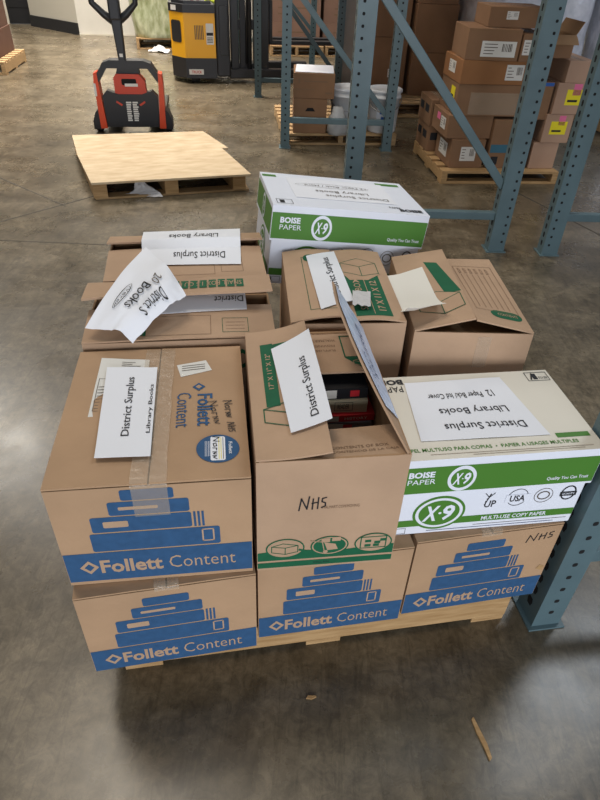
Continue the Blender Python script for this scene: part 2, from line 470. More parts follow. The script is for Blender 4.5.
# ------------------------------------------------------------------ rack uprights
def post_mesh(h, wd, dp, m, holes=True, hx=.5):
    """open C-shaped column: faces front, left, right; slot shade painted as dark patches on its faces"""
    mb = MB(); t = .006
    X, Y = wd / 2, dp / 2
    prof = [(-X, Y), (-X, -Y), (X, -Y), (X, Y), (X - .018, Y), (X - .018, Y - t), (X - t, Y - t), (X - t, -Y + t), (-X + t, -Y + t), (-X + t, Y - t), (-X + .018, Y - t), (-X + .018, Y)]
    fr = Frame((0, 0, 0), (1, 0, 0), (0, 1, 0)); mb.prism(prof, 0.006, h, fr, m)
    if holes:  # flat dark patches painted for the shade inside the slots; nothing is cut
        L = Frame((-X, Y, 0), (0, -1, 0), (0, 0, 1)); F = Frame((-X, -Y, 0), (1, 0, 0), (0, 0, 1)); Rr = Frame((X, -Y, 0), (0, 1, 0), (0, 0, 1))
        z = .05
        while z < h - .05:
            for fr2 in (L, Rr):
                c = dp * .5
                mb.poly(fr2, [(c - .008, z), (c + .008, z), (c + .012, z + .018), (c + .008, z + .03), (c - .008, z + .03), (c - .012, z + .018)], DARK, .0005)
            mb.rrect(F, wd * hx - .007, wd * hx + .007, z + .008, z + .022, .005, DARK, .0005)
            z += .0508
    return mb
def upright(label, base, yaw, depth=.96, h=2.6, m=TEAL, diag_up_left=True, bz=.22, dz=.40, pd=.085, pw=.085, top=1.25):
    t = thing('rack_upright', label, 'rack frame', base, yaw, 'teal pallet rack uprights')
    off = (0, depth - pw)
    for k in (0, 1):
        p = post_mesh(h, pw, pd, m, True, (.32, .74)[k] if pw > .09 else .5)
        for i in range(len(p.v)): p.v[i] = p.v[i] + Vector((pw / 2 + off[k], pd / 2, 0))
        po = p.build('post', t)
        b = MB(); b.box(off[k] - .012, off[k] + pw + .012, -.012, pd + .02, 0, .006, m, None, .001)
        b.tube([(off[k] + pw + .004, .02, .006), (off[k] + pw + .004, .02, .02)], .008, STEEL, 8); b.build('foot_plate', po)
    def brace(z0, z1, x0=pw - .01, x1=depth - pw + .01):
        b = MB(); dx = x1 - x0; L = math.hypot(dx, z1 - z0); a = math.atan2(z1 - z0, dx)
        M = Matrix.Translation((x0, pd * .5, z0)) @ Matrix.Rotation(-a, 4, 'Y')
        b.box(0, L, -.02, .02, -.022, .022, m, M, .003); b.build('brace', t)
    brace(bz, bz)
    n = 3; zz = dz; up = top
    if diag_up_left:
        brace(up, dz); brace(up + .05, up + .05); brace(up + .9, up + .1)
    else:
        brace(dz, up); brace(up + .05, up + .05); brace(up + .1, up + .9)
    return t
upright('teal rack upright whose foot stands at the right end of the front pallet', (.656, .937, 0), 10, .96, 2.6, TEAL, False, .26, 1.30, .085, .08)
upright('teal rack upright with diagonal brace right behind the white paper cartons', (.192, 3.39, 0), 3, .99, 2.6, TEAL, True, .21, .38, .08, .095, top=1.30)
upright('teal rack upright on the right whose left post stands beside yellow and pink labels', (1.402, 3.42, 0), 3, .965, 2.6, TEAL, False, .225, 1.30, .08, .095)
upright('teal rack upright in front of the pallet with the white buckets', (-.265, 5.44, 0), 3, .955, 2.6, TEAL, True, .22, .28, .08, .075, top=1.18)
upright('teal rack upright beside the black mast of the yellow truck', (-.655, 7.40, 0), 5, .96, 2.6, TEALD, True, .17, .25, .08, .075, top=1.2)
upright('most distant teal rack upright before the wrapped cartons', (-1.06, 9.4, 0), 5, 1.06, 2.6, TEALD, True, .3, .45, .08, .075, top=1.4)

DECK = mat('shelf_board', (150, 124, 92), 0.8, var=.06, scale=4)
def shelf(label, p0, p1, depth, z=1.72):  # unseen shelf above the frame, added to shade the goods below
    a = Vector((*p0, 0)); b = Vector((*p1, 0)); d = b - a; L = d.length; yaw = math.degrees(math.atan2(d.y, d.x)) - 90
    t = thing('shade_shelf', label, 'shelf', (a.x, a.y, z), yaw, 'added unseen shelves shading the goods')
    for x in (.02, depth - .07):
        m_ = MB(); m_.box(x, x + .05, .09, L - .01, -.10, 0, ORANGE, None, .004); m_.build('beam', t)
    m_ = MB(); m_.box(.0, depth, .09, L - .01, .001, .02, DECK); m_.build('deck', t)
shelf('added unseen shelf shading the pallet with the white buckets', (-.265, 5.44), (-.655, 7.40), .96)
shelf('added unseen shelf shading the mixed cartons on the right', (1.40, 3.42), (.97, 5.47), .96)
shelf('added unseen shelf shading the tall cartons on the right', (.97, 5.50), (.56, 7.45), .96)

# ------------------------------------------------------------------ printed cartons
def book_print(mb, fr, wd, h, v0, v1):
    """blue band with logo and text, and the printed pile of books"""
    U = lambda u: u * wd
    V = lambda v: v * h
    mb.rect(fr, 0.001, wd - .001, V(v0), V(v1), BLUE)
    cy = V((v0 + v1) / 2); hh = V(v1 - v0)
    # diamond mark
    cx = U(.122); r = .0185
    mb.poly(fr, [(cx - r, cy), (cx, cy - r * 1.1), (cx + r, cy), (cx, cy + r * 1.1)], CARD, .0008)
    mb.poly(fr, [(cx - r * .52, cy), (cx, cy - r * .6), (cx + r * .52, cy), (cx, cy + r * .6)], BLUE, .0010)
    mb.text(fr, 'Follett', U(.345), cy, U(.33), h * .145, CARD, 0, .028)
    mb.text(fr, 'Content', U(.725), cy, U(.36), h * .135, CARD, 0, -.006)
    y = V(v1) + V(.012)
    def bar(a0, a1, hh_):
        mb.rrect(fr, U(a0), U(a1), y, y + V(hh_), .005, BLUE)
    bar(.165, .83, .185)
    mb.frame_rect(fr, U(.735), U(.80), y + V(.035), y + V(.165), .003, CARD)
    y += V(.197)
    bar(.185, .69, .15); mb.rrect(fr, U(.245), U(.37), y + V(.045), y + V(.105), .003, CARD, .0009)
    for k in range(3): mb.rect(fr, U(.70 + k * .021), U(.712 + k * .021), y, y + V(.15), BLUE)
    y += V(.160)
    bar(.285, .685, .128); mb.rrect(fr, U(.335), U(.53), y + V(.05), y + V(.08), .0025, CARD, .0009)
    y += V(.138)
    bar(.355, .615, .098)

def book_carton(label, x, y, yaw, z, v0=.04, v1=.34, sc_=1.0, wd=.369, dp=.44, h=.279, extra=None, group='printed book cartons'):
    t = thing('book_carton', label, 'box', corner_loc(x, y, yaw, wd, dp, z), yaw, group)
    F = faces(wd, dp, h)
    mb = MB(); walls(mb, wd, dp, h - .0072, CARDB); book_print(mb, F['front'], wd, h, v0, v1)
    if extra: extra(mb, F, wd, dp, h)
    mb.build('carton_body', t)
    fl = []
    for sgn in (-1, 1):
        def f(a, b, s=sgn):
            xx = (-wd / 2 + a * (wd / 2 - .0015)) if s < 0 else (.0015 + a * (wd / 2 - .0015))
            yy = -dp / 2 + b * dp
            zz = h - .0005 + .0035 * math.sin(a * math.pi) * math.sin(b * math.pi) + .0012 * noise.noise((xx * 12, yy * 12, sgn + x))
            return (xx, yy, zz)
        p = panel(f, CARDB, 10, 12, .004)
        fl.append((p, f))
    return t, F, fl, wd, dp, h
def finish_flaps(t, fl):
    for p, f in fl: p.build('flap', t)
def seam_tape(t, wd, dp, h, down=.07, wid=.05, m=TAPE, x=0.0, back=0.05):
    mb = MB()
    def f(a, b):
        L = dp + down + back; s = b * L
        xx = x - wid / 2 + a * wid + .002 * noise.noise((a * 3, b * 9, 1.0))
        if s < down: return (xx, -dp / 2 - .0016, h - down + s)
        if s > down + dp: return (xx, dp / 2 + .0016, h - (s - down - dp))
        return (xx, -dp / 2 + (s - down), h + .0042 * math.sin((s - down) / dp * math.pi) + .0025)
    mb.sheet(f, 3, 40, m, .0002); mb.build('packing_tape', t)

def strokes(mb, fr, paths, ox, oy, sx, sy, t, m, ang=0, h=.001):
    c, s_ = math.cos(R(ang)), math.sin(R(ang))
    for p in paths:
        mb.line(fr, [(ox + x * sx * c - y * sy * s_, oy + x * sx * s_ + y * sy * c) for x, y in p], t, m, h)
NHS = [[(0, 0), (.12, .9), (.3, .05), (.42, 1)], [(.5, 0), (.56, .8)], [(.5, .45), (.72, .5)], [(.7, 0), (.76, .85)],
       [(1.05, .8), (.9, .75), (.88, .5), (1.0, .4), (1.0, .15), (.85, .05)]]
WORDS = [[(0, 0), (.03, 1), (.2, .1), (.22, 1)], [(.32, .1), (.3, .5), (.42, .6), (.45, .2), (.33, .1)], [(.52, 0), (.53, .6), (.62, .55)], [(.7, 0), (.7, .6), (.78, .1), (.8, .6)], [(.86, 0), (.87, .55), (.93, .1), (1.0, .6)]]

# lower row
def exB(mb, F, wd, dp, h): pass
tB, F_, fl_, wd_, dp_, h_ = book_carton('brown carton with blue book print at the bottom left corner, overhanging the pallet', -.437, .695, 12.6, PZ, .0, .285)
finish_flaps(tB, fl_); seam_tape(tB, wd_, dp_, h_, .012)
tC, F_, fl_, wd_, dp_, h_ = book_carton('brown carton with blue book print in the bottom middle, below the green-banded open carton', -.0745, .796, 11.3, PZ, .0, .285, wd=.350)
finish_flaps(tC, fl_); seam_tape(tC, wd_, dp_, h_, .012)
def exD(mb, F, wd, dp, h):
    strokes(mb, F['front'], NHS, wd * .77, h * .80, .065, .026, .0026, INK, 6)
    mb.poly(F['front'], [(wd * .93, h * .40), (wd * .985, h * .36), (wd * .99, h * .42), (wd * .95, h * .45)], WOOD, .0011)
tD, F_, fl_, wd_, dp_, h_ = book_carton('brown carton with blue book print and pen scrawl, bottom right below the white paper carton', .277, .877, 12.4, PZ, .0, .285, wd=.362, extra=exD)
finish_flaps(tD, fl_); seam_tape(tD, wd_, dp_, h_, .012)

# upper left printed carton
L1 = PZ + .279
tA, FA, flA, wA, dA, hA = book_carton('taped brown carton with blue book print and round blue sticker on top, upper left', -.448, .726, 8.64, L1 + .001, .035, .345)
topA = L1 + .001 + hA
for k, (p, f) in enumerate(flA):
    if k == 1:
        fr = Fn(lambda a, b, h, f=f: Vector(f((a + wA / 2 - .0015 - wA / 2) / (wA / 2 - .0015), (b + dA / 2) / dA)) + Vector((0, 0, h)))
        def LP(u, v): q = loc_of(tA, u, v, topA); return q.x, q.y
        # text runs from the back edge towards the viewer
        p0 = LP(206, 385); p1 = LP(206, 431)
        q = LP(203, 408); mb_ang = -90
        p.text(fr, 'Follett', LP(205, 409)[0], LP(205, 409)[1] - .004, .105, .032, BLUE, -90, .02, .0012)
        p.text(fr, 'Content', LP(184, 408)[0], LP(184, 408)[1] - .008, .112, .030, BLUE, -90, -.004, .0012)
        cx, cy = LP(199, 388); r = .014
        p.poly(fr, [(cx - r, cy), (cx, cy - r), (cx + r, cy), (cx, cy + r)], BLUE, .0012)
        p.poly(fr, [(cx - r * .5, cy), (cx, cy - r * .5), (cx + r * .5, cy), (cx, cy + r * .5)], CARDB, .0016)
        a, b = LP(223, 402); strokes(p, fr, WORDS, a, b, .055, .018, .0018, INK, -84, .0016)
        a, b = LP(227, 425); strokes(p, fr, NHS, a, b + .006, .028, .016, .0018, INK, -84, .0016)
        a, b = LP(208, 403); strokes(p, fr, WORDS, a, b, .075, .018, .0018, INK, -80, .0019)
        cx, cy = LP(218, 449)
        st = MB()
        st.prism([(cx + .041 * math.cos(2 * math.pi * k / 40), cy + .039 * math.sin(2 * math.pi * k / 40)) for k in range(40)], .0008, .0016, fr, BLUE)
        st.rrect(fr, cx - .014, cx + .014, cy - .034, cy + .033, .004, PAPER, .0019)
        for k in range(3): st.line(fr, [(cx + .010 - k * .004, cy - .03), (cx + .010 - k * .004, cy + .03)], .0012, YLAB if k else GINK, .0022)
        strokes(st, fr, WORDS, cx - .010, cy + .032, .062, .013, .0018, INK, -90, .0024)
        for k in range(4): st.line(fr, [(cx - .024 + k * .003, cy - .022), (cx - .024 + k * .003, cy + .02)], .0008, PAPER, .0019)
        st.text(fr, 'Follett', cx + .024, cy, .034, .007, PAPER, -90, .01, .0020)
        sticker = st
        ab = MB(); pts = [LP(177, 366), LP(206, 361), LP(212, 371), LP(181, 378)]
        ab.prism(pts, .0008, .0014, fr, LABEL)
        c = [sum(q[i] for q in pts) / 4 for i in (0, 1)]
        for k in range(3): ab.line(fr, [(c[0] - .026, c[1] + .008 - k * .009), (c[0] + .024, c[1] + .014 - k * .009)], .0022, GINK, .0017)
        address = ab
flapsA = []
for p, f in flA: flapsA.append(p.build('flap', tA))
sticker.build('round_sticker', flapsA[1], 'round blue sticker with a handwritten white patch')
address.build('address_label', flapsA[1], 'small white address label')
seam_tape(tA, wA, dA, hA, .085, .065, TAPE, 0.0)
def flatpaper(name, t, px, z, h0=.0012, th=.0006, m=PAPER, mark=None, bend=0.0, label=None, na=8, nb=8, parent=None):
    """sheet over a pixel quad (front-left, front-right, back-right, back-left of the picture) on plane z"""
    q = [loc_of(t, u, v, z) for u, v in px]
    def f(a, b):
        p = q[0] * (1 - a) * (1 - b) + q[1] * a * (1 - b) + q[2] * a * b + q[3] * (1 - a) * b
        zz = h0 + bend * (4 * (a - .5) ** 2 + 3 * (b - .5) ** 2) * .25 + .0015 * (noise.noise((a * 3, b * 3, px[0][0])) + .5)
        return (p.x, p.y, p.z + zz)
    mb = MB(); mb.sheet(f, na, nb, m, th)
    if mark:
        # unit square frame, aspect given by real edges
        wA_ = (q[1] - q[0]).length; hA_ = (q[3] - q[0]).length
        fr = Fn(lambda a, b, h: Vector(f(a / wA_, b / hA_)) + Vector((0, 0, h)))
        mark(mb, fr, wA_, hA_)
    return mb.build(name, parent or t, label)
def mk_slip(mb, fr, wd, ht):
    for k in range(5): mb.line(fr, [(wd * .45, ht * (.93 - k * .035)), (wd * (.6 + .35 * rnd.random()), ht * (.93 - k * .035))], .0016, GINK)
    mb.text(fr, 'ROSEN A', wd * .65, ht * .8, wd * .3, .005, INK)
    for k in range(8): mb.line(fr, [(wd * .08, ht * (.12 + k * .05)), (wd * .25, ht * (.13 + k * .05))], .0016, GINK)
    mb.frame_rect(fr, wd * .05, wd * .3, ht * .08, ht * .62, .0012, GINK)
flatpaper('packing_slip', tA, [(88, 418), (142, 416), (150, 361), (102, 359)], topA, .0022, m=LABEL, mark=mk_slip, label='grey packing slip under the white sign')
def mk_side(mb, fr, wd, ht):
    mb.text(fr, 'District Surplus', wd * .52, ht * .53, ht * .66, wd * .20, INK, 90, .004)
    mb.text(fr, 'Library Books', wd * .93, ht * .50, ht * .55, wd * .10, INK, 90, .004)
flatpaper('paper_sign', tA, [(95, 462), (151, 460), (158, 371), (108, 371)], topA, .0098, mark=mk_side, label='white paper sign')

# ------------------------------------------------------------------ white copy paper cartons
def x9_logo(mb, fr, cx, cy, ra, rb, ring_m, fill_m, txt_m):
    mb.ell(fr, cx, cy, ra, rb, ring_m, .0010, 40); mb.ell(fr, cx, cy, ra * .90, rb * .88, txt_m, .0013, 40)
    mb.ell(fr, cx, cy, ra * .78, rb * .75, fill_m, .0016, 40)
    mb.text(fr, 'X', cx - ra * .30, cy, ra * .52, rb * .92, txt_m, 0, .03, .0020, .12)
    mb.text(fr, '9', cx + ra * .34, cy, ra * .46, rb * .92, txt_m, 0, .03, .0020, .12)
    mb.ell(fr, cx + ra * .03, cy, ra * .06, ra * .06, txt_m, .0020, 10)
def paper_carton(label, loc, yaw, wd=.445, dp=.287, h=.235, lid=.102, rot=None, sign=None, cream=True, mirror_top=True, side=True):
    t = thing('paper_carton', label, 'box', loc, yaw, 'white copy paper cartons', rot)
    b = .006; bw, bd, bh = wd - 2 * b, dp - 2 * b, h - .006
    F = faces(bw, bd, bh)
    mb = MB(); mb.box(-bw / 2, bw / 2, -bd / 2, bd / 2, 0, bh, WCARD, None, .003)
    fr = F['front']; vis = h - lid
    mb.rect(fr, .002, bw - .002, vis * .20, vis * .36, LIME)
    x9_logo(mb, fr, bw * .245, vis * .50, .060, vis * .40, LIME, LIME, WCARD)
    mb.text(fr, 'MULTI-USE COPY PAPER', bw * .665, vis * .28, bw * .36, vis * .095, WCARD, 0, .02, .0011)
    mb.text(fr, 'UP', bw * .51, vis * .62, .026, vis * .16, INK, 0, .01)
    mb.line(fr, [(bw * .48, vis * .60), (bw * .50, vis * .86)], .0025, INK); mb.line(fr, [(bw * .485, vis * .74), (bw * .52, vis * .88)], .002, INK); mb.line(fr, [(bw * .49, vis * .8), (bw * .47, vis * .88)], .002, INK)
    mb.ring(fr, bw * .65, vis * .73, .024, vis * .2, .0016, INK); mb.rect(fr, bw * .585, bw * .715, vis * .62, vis * .80, WCARD, .0011)
    mb.text(fr, 'USA', bw * .65, vis * .71, .036, vis * .15, INK, 0, .03, .0013)
    mb.ring(fr, bw * .79, vis * .73, .022, vis * .17, .0014, GINK); mb.ring(fr, bw * .79, vis * .73, .015, vis * .10, .003, GINK)
    mb.ring(fr, bw * .925, vis * .75, .018, vis * .17, .0035, INK); mb.rect(fr, bw * .88, bw * .97, vis * .68, vis * .78, INK, .0012)
    mb.text(fr, 'QUALITY', bw * .925, vis * .73, .03, vis * .05, WCARD, 0, .01, .0015)
    mb.line(fr, [(bw * .45, vis * .13), (bw * .97, vis * .13)], .0012, GINK); mb.line(fr, [(bw * .2, vis * .07), (bw * .9, vis * .07)], .0016, BLUED)
    mb.text(fr, 'R', bw * .025, vis * .11, .010, .013, INK, 0, .03); mb.frame_rect(fr, bw * .012, bw * .085, vis * .03, vis * .17, .001, INK)
    fl = F['left']
    mb.rect(fl, bd * .02, bd * .98, vis * .20, vis * .36, LIME); x9_logo(mb, fl, bd * .5, vis * .5, .055, vis * .4, LIME, LIME, WCARD)
    body = mb.build('carton_body', t)
    # lid
    top = CCARD if cream else WCARD
    mb = MB(); X, Y = wd / 2, dp / 2; th = .004; z0, z1 = h - lid, h
    vs = [(-X, -Y, z0), (X, -Y, z0), (X, Y, z0), (-X, Y, z0), (-X, -Y, z1), (X, -Y, z1), (X, Y, z1), (-X, Y, z1)]
    vi = [(-X + th, -Y + th, z0), (X - th, -Y + th, z0), (X - th, Y - th, z0), (-X + th, Y - th, z0), (-X + th, -Y + th, z1 - th), (X - th, -Y + th, z1 - th), (X - th, Y - th, z1 - th), (-X + th, Y - th, z1 - th)]
    mb.add(vs + vi, [(0, 1, 5, 4), (1, 2, 6, 5), (2, 3, 7, 6), (3, 0, 4, 7), (9, 8, 12, 13), (10, 9, 13, 14), (11, 10, 14, 15), (8, 11, 15, 12), (15, 14, 13, 12), (1, 0, 8, 9), (2, 1, 9, 10), (3, 2, 10, 11), (0, 3, 11, 8)], WCARD)
    mb.add(vs, [(4, 5, 6, 7)], top)
    fr = Frame((-X, -Y, z0), (1, 0, 0), (0, 0, 1))
    mb.rect(fr, .001, wd - .001, lid * .06, lid * .80, LIME)
    mb.text(fr, 'BOISE', wd * .115, lid * .60, wd * .125, lid * .17, WCARD, 0, .04, .0011)
    mb.text(fr, 'PAPER', wd * .120, lid * .40, wd * .135, lid * .14, WCARD, 0, .0, .0011)
    x9_logo(mb, fr, wd * .315, lid * .43, .031, lid * .36, WCARD, LIME, WCARD)
    mb.text(fr, 'Quality You Can Trust', wd * .86, lid * .22, wd * .215, lid * .12, WCARD, 0, .015, .0011)
    fl = Frame((-X, Y, z0), (0, -1, 0), (0, 0, 1))
    mb.rect(fl, dp * .03, dp * .97, lid * .10, lid * .86, LIME); x9_logo(mb, fl, dp * .5, lid * .48, .026, lid * .36, WCARD, LIME, WCARD)
    ft = Frame((-X, -Y, z1), (1, 0, 0), (0, 1, 0))
    mb.rect(ft, wd * .00 + .004, wd * .06 if side else wd * .10, dp * .145 if cream else dp * .86, dp * .19 if cream else dp * .93, LIME)
    mb.rect(ft, wd * .80, wd * .97, dp * .145 if cream else dp * .86, dp * .195 if cream else dp * .93, LIME)
    if cream:
        mb.text(ft, 'PAPEL MULTIUSO PARA COPIAS  \u2022  PAPIER A USAGES MULTIPLES', wd * .46, dp * .10, wd * .86, dp * .036, LIME, 0, .012)
        mb.line(ft, [(wd * .15, dp * .05), (wd * .95, dp * .045)], .0010, INKF); mb.line(ft, [(wd * .35, dp * .028), (wd * .9, dp * .026)], .0010, INKF)
        mb.text(ft, 'BOISE', wd * .085, dp * .925, wd * .17, dp * .070, INK, 180, .045)
        mb.text(ft, 'PAPER', wd * .085, dp * .83, wd * .14, dp * .075, INK, 180, .0)
        mb.frame_rect(ft, wd * .86, wd * .985, dp * .85, dp * .97, .0016, INK); mb.rect(ft, wd * .895, wd * .92, dp * .87, dp * .95, INK)
        mb.line(ft, [(wd * .88, dp * .87), (wd * .90, dp * .95)], .004, INK); mb.text(ft, 'RECYCLE', wd * .95, dp * .89, wd * .05, dp * .03, INK, 180, .01)
    else:
        mb.text(ft, 'BOISE', wd * .895, dp * .10, wd * .15, dp * .075, INK, 0, .045); mb.text(ft, 'PAPER', wd * .80, dp * .16, wd * .08, dp * .05, INK)
        mb.frame_rect(ft, wd * .03, wd * .13, dp * .05, dp * .17, .0016, INK); mb.rect(ft, wd * .05, wd * .08, dp * .07, dp * .15, INK)
    lo = mb.build('lid', t)
    return t, lo
tX, lidX = paper_carton('white and green copy paper carton with cream lid, front right against the rack post', corner_loc(.207, .883, 9.1, .445, .287, L1 + .001), 9.1)
def mk_up(lines):
    def f(mb, fr, wd, ht):
        for s, a, b, w_, h_ in lines: mb.text(fr, s, wd * a, ht * b, wd * w_, ht * h_, INK, 180, .004)
    return f
zX = L1 + .001 + .235
flatpaper('paper_sign', tX, [(421, 442), (550, 435), (499, 378), (404, 384)], zX, .0018, m=PAPER, parent=lidX,
          mark=mk_up([('District Surplus', .55, .20, .66, .14), ('Library Books', .53, .46, .60, .14), ('12', .78, .72, .06, .11), ('Paper Bck/ ltd Cover', .44, .72, .52, .12)]), label='white paper sign printed upside down')
# rear white carton, tilted on the load
S_ = 1.05
cz = CAM_H - (CAM_H - .875) * S_
rot = Euler((0, 0.105, R(11.7)), 'XYZ')
rotm = (Matrix.Rotation(R(11.7), 3, 'Z') @ Matrix.Rotation(.105, 3, 'Y') @ Matrix.Rotation(-.013, 3, 'X'))
topc = Vector((.097 * S_, 1.771 * S_ + .02, cz - .005))
basec = topc - rotm @ Vector((0, 0, .245))
tY, lidY = paper_carton('white and green copy paper carton with white lid, tilted at the back of the load', basec, 0, .455 * S_, .292 * S_, .245, .105, rotm.to_euler(), cream=False, side=False)
mb = MB()
def fY(a, b): return (-.16 + a * .32, -.075 + b * .19, .2462 + .001 * noise.noise((a * 4, b * 4, 3)))
mb.sheet(fY, 8, 6, PAPER, .0004)
frY = Fn(lambda a, b, h: Vector(fY(a / .32, b / .19)) + Vector((0, 0, h)))
for s, cx, cy, w_, h_ in (('District Surplus', .20, .035, .20, .026), ('Library Books', .16, .075, .17, .026), ('12 Paper Back / Hard', .15, .125, .20, .018)):
    mb.text(frY, s, cx, cy, w_, h_, GINK, 180, 0)
mb.ring(frY, .14, .125, .12, .018, .0014, GINK)
mb.build('paper_sign', lidY, 'white paper sign printed upside down')

# ------------------------------------------------------------------ green-printed moving cartons
def hexbox(mb, fr, cx, cy, s, m, fill=None, asp=1.0, t=.0022):
    p = [(cx - s * .9, cy + s * .45 * asp), (cx, cy + s * .85 * asp), (cx + s * .9, cy + s * .5 * asp), (cx + s * .9, cy - s * .5 * asp), (cx, cy - s * .9 * asp), (cx - s * .9, cy - s * .45 * asp)]
    if fill: mb.poly(fr, p, fill, .0009)
    mb.line(fr, p + [p[0]], t, m, .0013)
    mb.line(fr, [p[0], (cx, cy), p[2]], t, m, .0013); mb.line(fr, [(cx, cy), p[4]], t, m, .0013)

# -- open carton with books, front middle
wW, dW, hW = .288, .44, .312
yawW = 8.24
tW = thing('moving_carton', 'open brown carton with green icon band and books inside, front middle', 'box', corner_loc(-.074, .782, yawW, wW, dW, L1 + .001), yawW, 'green printed moving cartons')
FW = faces(wW, dW, hW)
mb = MB(); walls(mb, wW, dW, hW, CARD)
fr = FW['front']
mb.poly(fr, [(.001, hW * .02), (wW - .001, hW * .02), (wW - .001, hW * .075), (.001, hW * .075)], GREEN)
mb.poly(fr, [(.001, hW * .095), (wW - .001, hW * .095), (wW - .001, hW * .19), (wW * .9, hW * .19), (wW * .6, hW * .16), (wW * .2, hW * .20), (.001, hW * .18)], GREEN)
mb.text(fr, 'SMALL BOX', wW * .47, hW * .048, wW * .12, .005, INK)
for k, cx in enumerate((.20, .52, .84)):
    a, b = wW * cx, hW * .215
    mb.ell(fr, a, b, .040, .030, CARD, .0010); mb.ring(fr, a, b, .040, .030, .003, GREEN, .0013); mb.ell(fr, a, b, .034, .024, GREEN if k == 1 else CARD, .0012)
    if k == 0:
        mb.line(fr, [(a - .028, b + .008), (a - .005, b + .016), (a + .026, b + .008), (a + .026, b - .012), (a, b - .018), (a - .028, b - .010), (a - .028, b + .008), (a, b + .002), (a + .026, b + .008)], .002, GREEN, .0016); mb.line(fr, [(a, b + .002), (a, b - .018)], .002, GREEN, .0016)
        mb.line(fr, [(a + .03, b - .006), (a + .042, b - .012)], .006, GREEN, .0016)
    elif k == 1:
        M_ = CARD
        for q in ((-.012, .012), (.010, .014)): mb.rect(fr, a + q[0] - .006, a + q[0] + .012, b + q[1], b + q[1] + .012, M_, .0016)
        mb.poly(fr, [(a - .012, b + .012), (a + .012, b + .005), (a + .018, b - .012), (a - .004, b - .014)], M_, .0016); mb.line(fr, [(a - .04, b + .018), (a - .016, b + .014), (a - .010, b - .018)], .002, M_, .0018); mb.ell(fr, a - .008, b - .018, .005, .005, M_, .0018)
    else:
        mb.frame_rect(fr, a - .028, a + .028, b - .017, b + .02, .0025, GREEN, .0016)
        for q in ((-.018, .002), (.002, -.003), (-.018, -.012), (.0, -.012), (.014, .004)): mb.rect(fr, a + q[0], a + q[0] + .013, b + q[1], b + q[1] + .008, GREEN, .0016)
strokes(mb, fr, NHS, wW * .285, hW * .575, .052, .036, .0030, INK, 4)
mb.text(fr, 'WALMART.COM/MOVING', wW * .57, hW * .59, wW * .26, .008, INKF)
mb.text(FW['left'], 'SMALL', dW * .5, hW * .5, .2, .06, GREEN, 0, .02)
# printed bottom-front crease: nothing else
bodyW = mb.build('carton_body', tW)
zW = L1 + .001 + hW
# left flap, nearly closed, with green panel and outline drawing
fw = wW * .485
def fLW(a, b):
    bb = b
    x = -wW / 2 + a * fw; y = -dW / 2 + .002 + b * (dW - .004)
    lift = .030 * a * a * (.4 + .6 * b) + .006 * math.sin(b * math.pi) * a
    return (x, y, hW + .004 + lift + .0015 * noise.noise((x * 9, y * 9, 5)))
p = panel(fLW, CARD, 10, 14, .004)
frl = Fn(lambda a, b, h: Vector(fLW(a / fw, b / dW)) + Vector((0, 0, h)))
p.poly(frl, [(fw * .22, dW * .70), (fw * .95, dW * .70), (fw * .95, dW * .85), (fw * .22, dW * .85)], GREEN)
p.poly(frl, [(fw * .22, dW * .34), (fw * .42, dW * .34), (fw * .42, dW * .86), (fw * .22, dW * .86)], GREEN)
p.text(frl, '17" X 11" X 12"', fw * .32, dW * .62, dW * .30, fw * .08, CARD, 90, .01, .0012)
hexbox(p, frl, fw * .55, dW * .28, fw * .42, GREEN, None, .75)
flW = p.build('flap', tW)
def mkW(mb, fr, wd, ht):
    mb.text(fr, 'District Surplus', wd * .66, ht * .40, ht * .64, wd * .26, INK, 90, .004)
q = [(291, 432), (332, 424), (308, 338), (271, 349)]
def sheet_on(name, parent, t, px, surf_z, mark, m=PAPER, lift=None, label=None, th=.0005, grow=1.0, na=8, nb=10):
    qq = [loc_of(t, u, v, surf_z) for u, v in px]
    def f(a, b):
        P_ = qq[0] * (1 - a) * (1 - b) + qq[1] * a * (1 - b) + qq[2] * a * b + qq[3] * (1 - a) * b
        return (P_.x, P_.y, (lift(P_.x, P_.y, a, b) if lift else P_.z + .002))
    mb = MB(); mb.sheet(f, na, nb, m, th)
    if mark:
        W_ = (qq[1] - qq[0]).length; H_ = (qq[3] - qq[0]).length
        fr = Fn(lambda a, b, h: Vector(f(a / W_, b / H_)) + Vector((0, 0, h)))
        mark(mb, fr, W_, H_)
    return mb.build(name, parent, label)
sheet_on('paper_sign', flW, tW, q, zW + .016, mkW, lift=lambda x, y, a, b: fLW(min(1.15, max(0, (x + wW / 2) / fw)), min(1, max(0, (y + dW / 2) / dW)))[2] + .006, label='white paper sign')
# back flap folded in flat with print
bd_ = .155
def fBW(a, b):
    return (-wW / 2 + .006 + a * (wW - .012), dW / 2 - .004 - (1 - b) * bd_, hW - .004 - .004 * (1 - b))
p = panel(fBW, CARD, 8, 6, .004)
frb = Fn(lambda a, b, h: Vector(fBW(a / wW, b / bd_)) + Vector((0, 0, h)))
# bracket-shaped green emblem and small wording (reads from behind)
p.frame_rect(frb, wW * .78, wW * .97, bd_ * .35, bd_ * .92, .0035, GREEN)
p.poly(frb, [(wW * .78, bd_ * .35), (wW * .97, bd_ * .35), (wW * .97, bd_ * .16), (wW * .90, bd_ * .10)], GREEN)
hexbox(p, frb, wW * .90, bd_ * .22, .018, CARD, GREEN, .8, .0015)
p.text(frb, 'WALMART', wW * .64, bd_ * .80, wW * .20, .009, INKF, 180)
p.text(frb, 'MOVING', wW * .64, bd_ * .66, wW * .17, .008, INKF, 180); p.text(frb, 'SUPPLIES', wW * .64, bd_ * .54, wW * .17, .007, INKF, 180)
p.build('flap', tW)
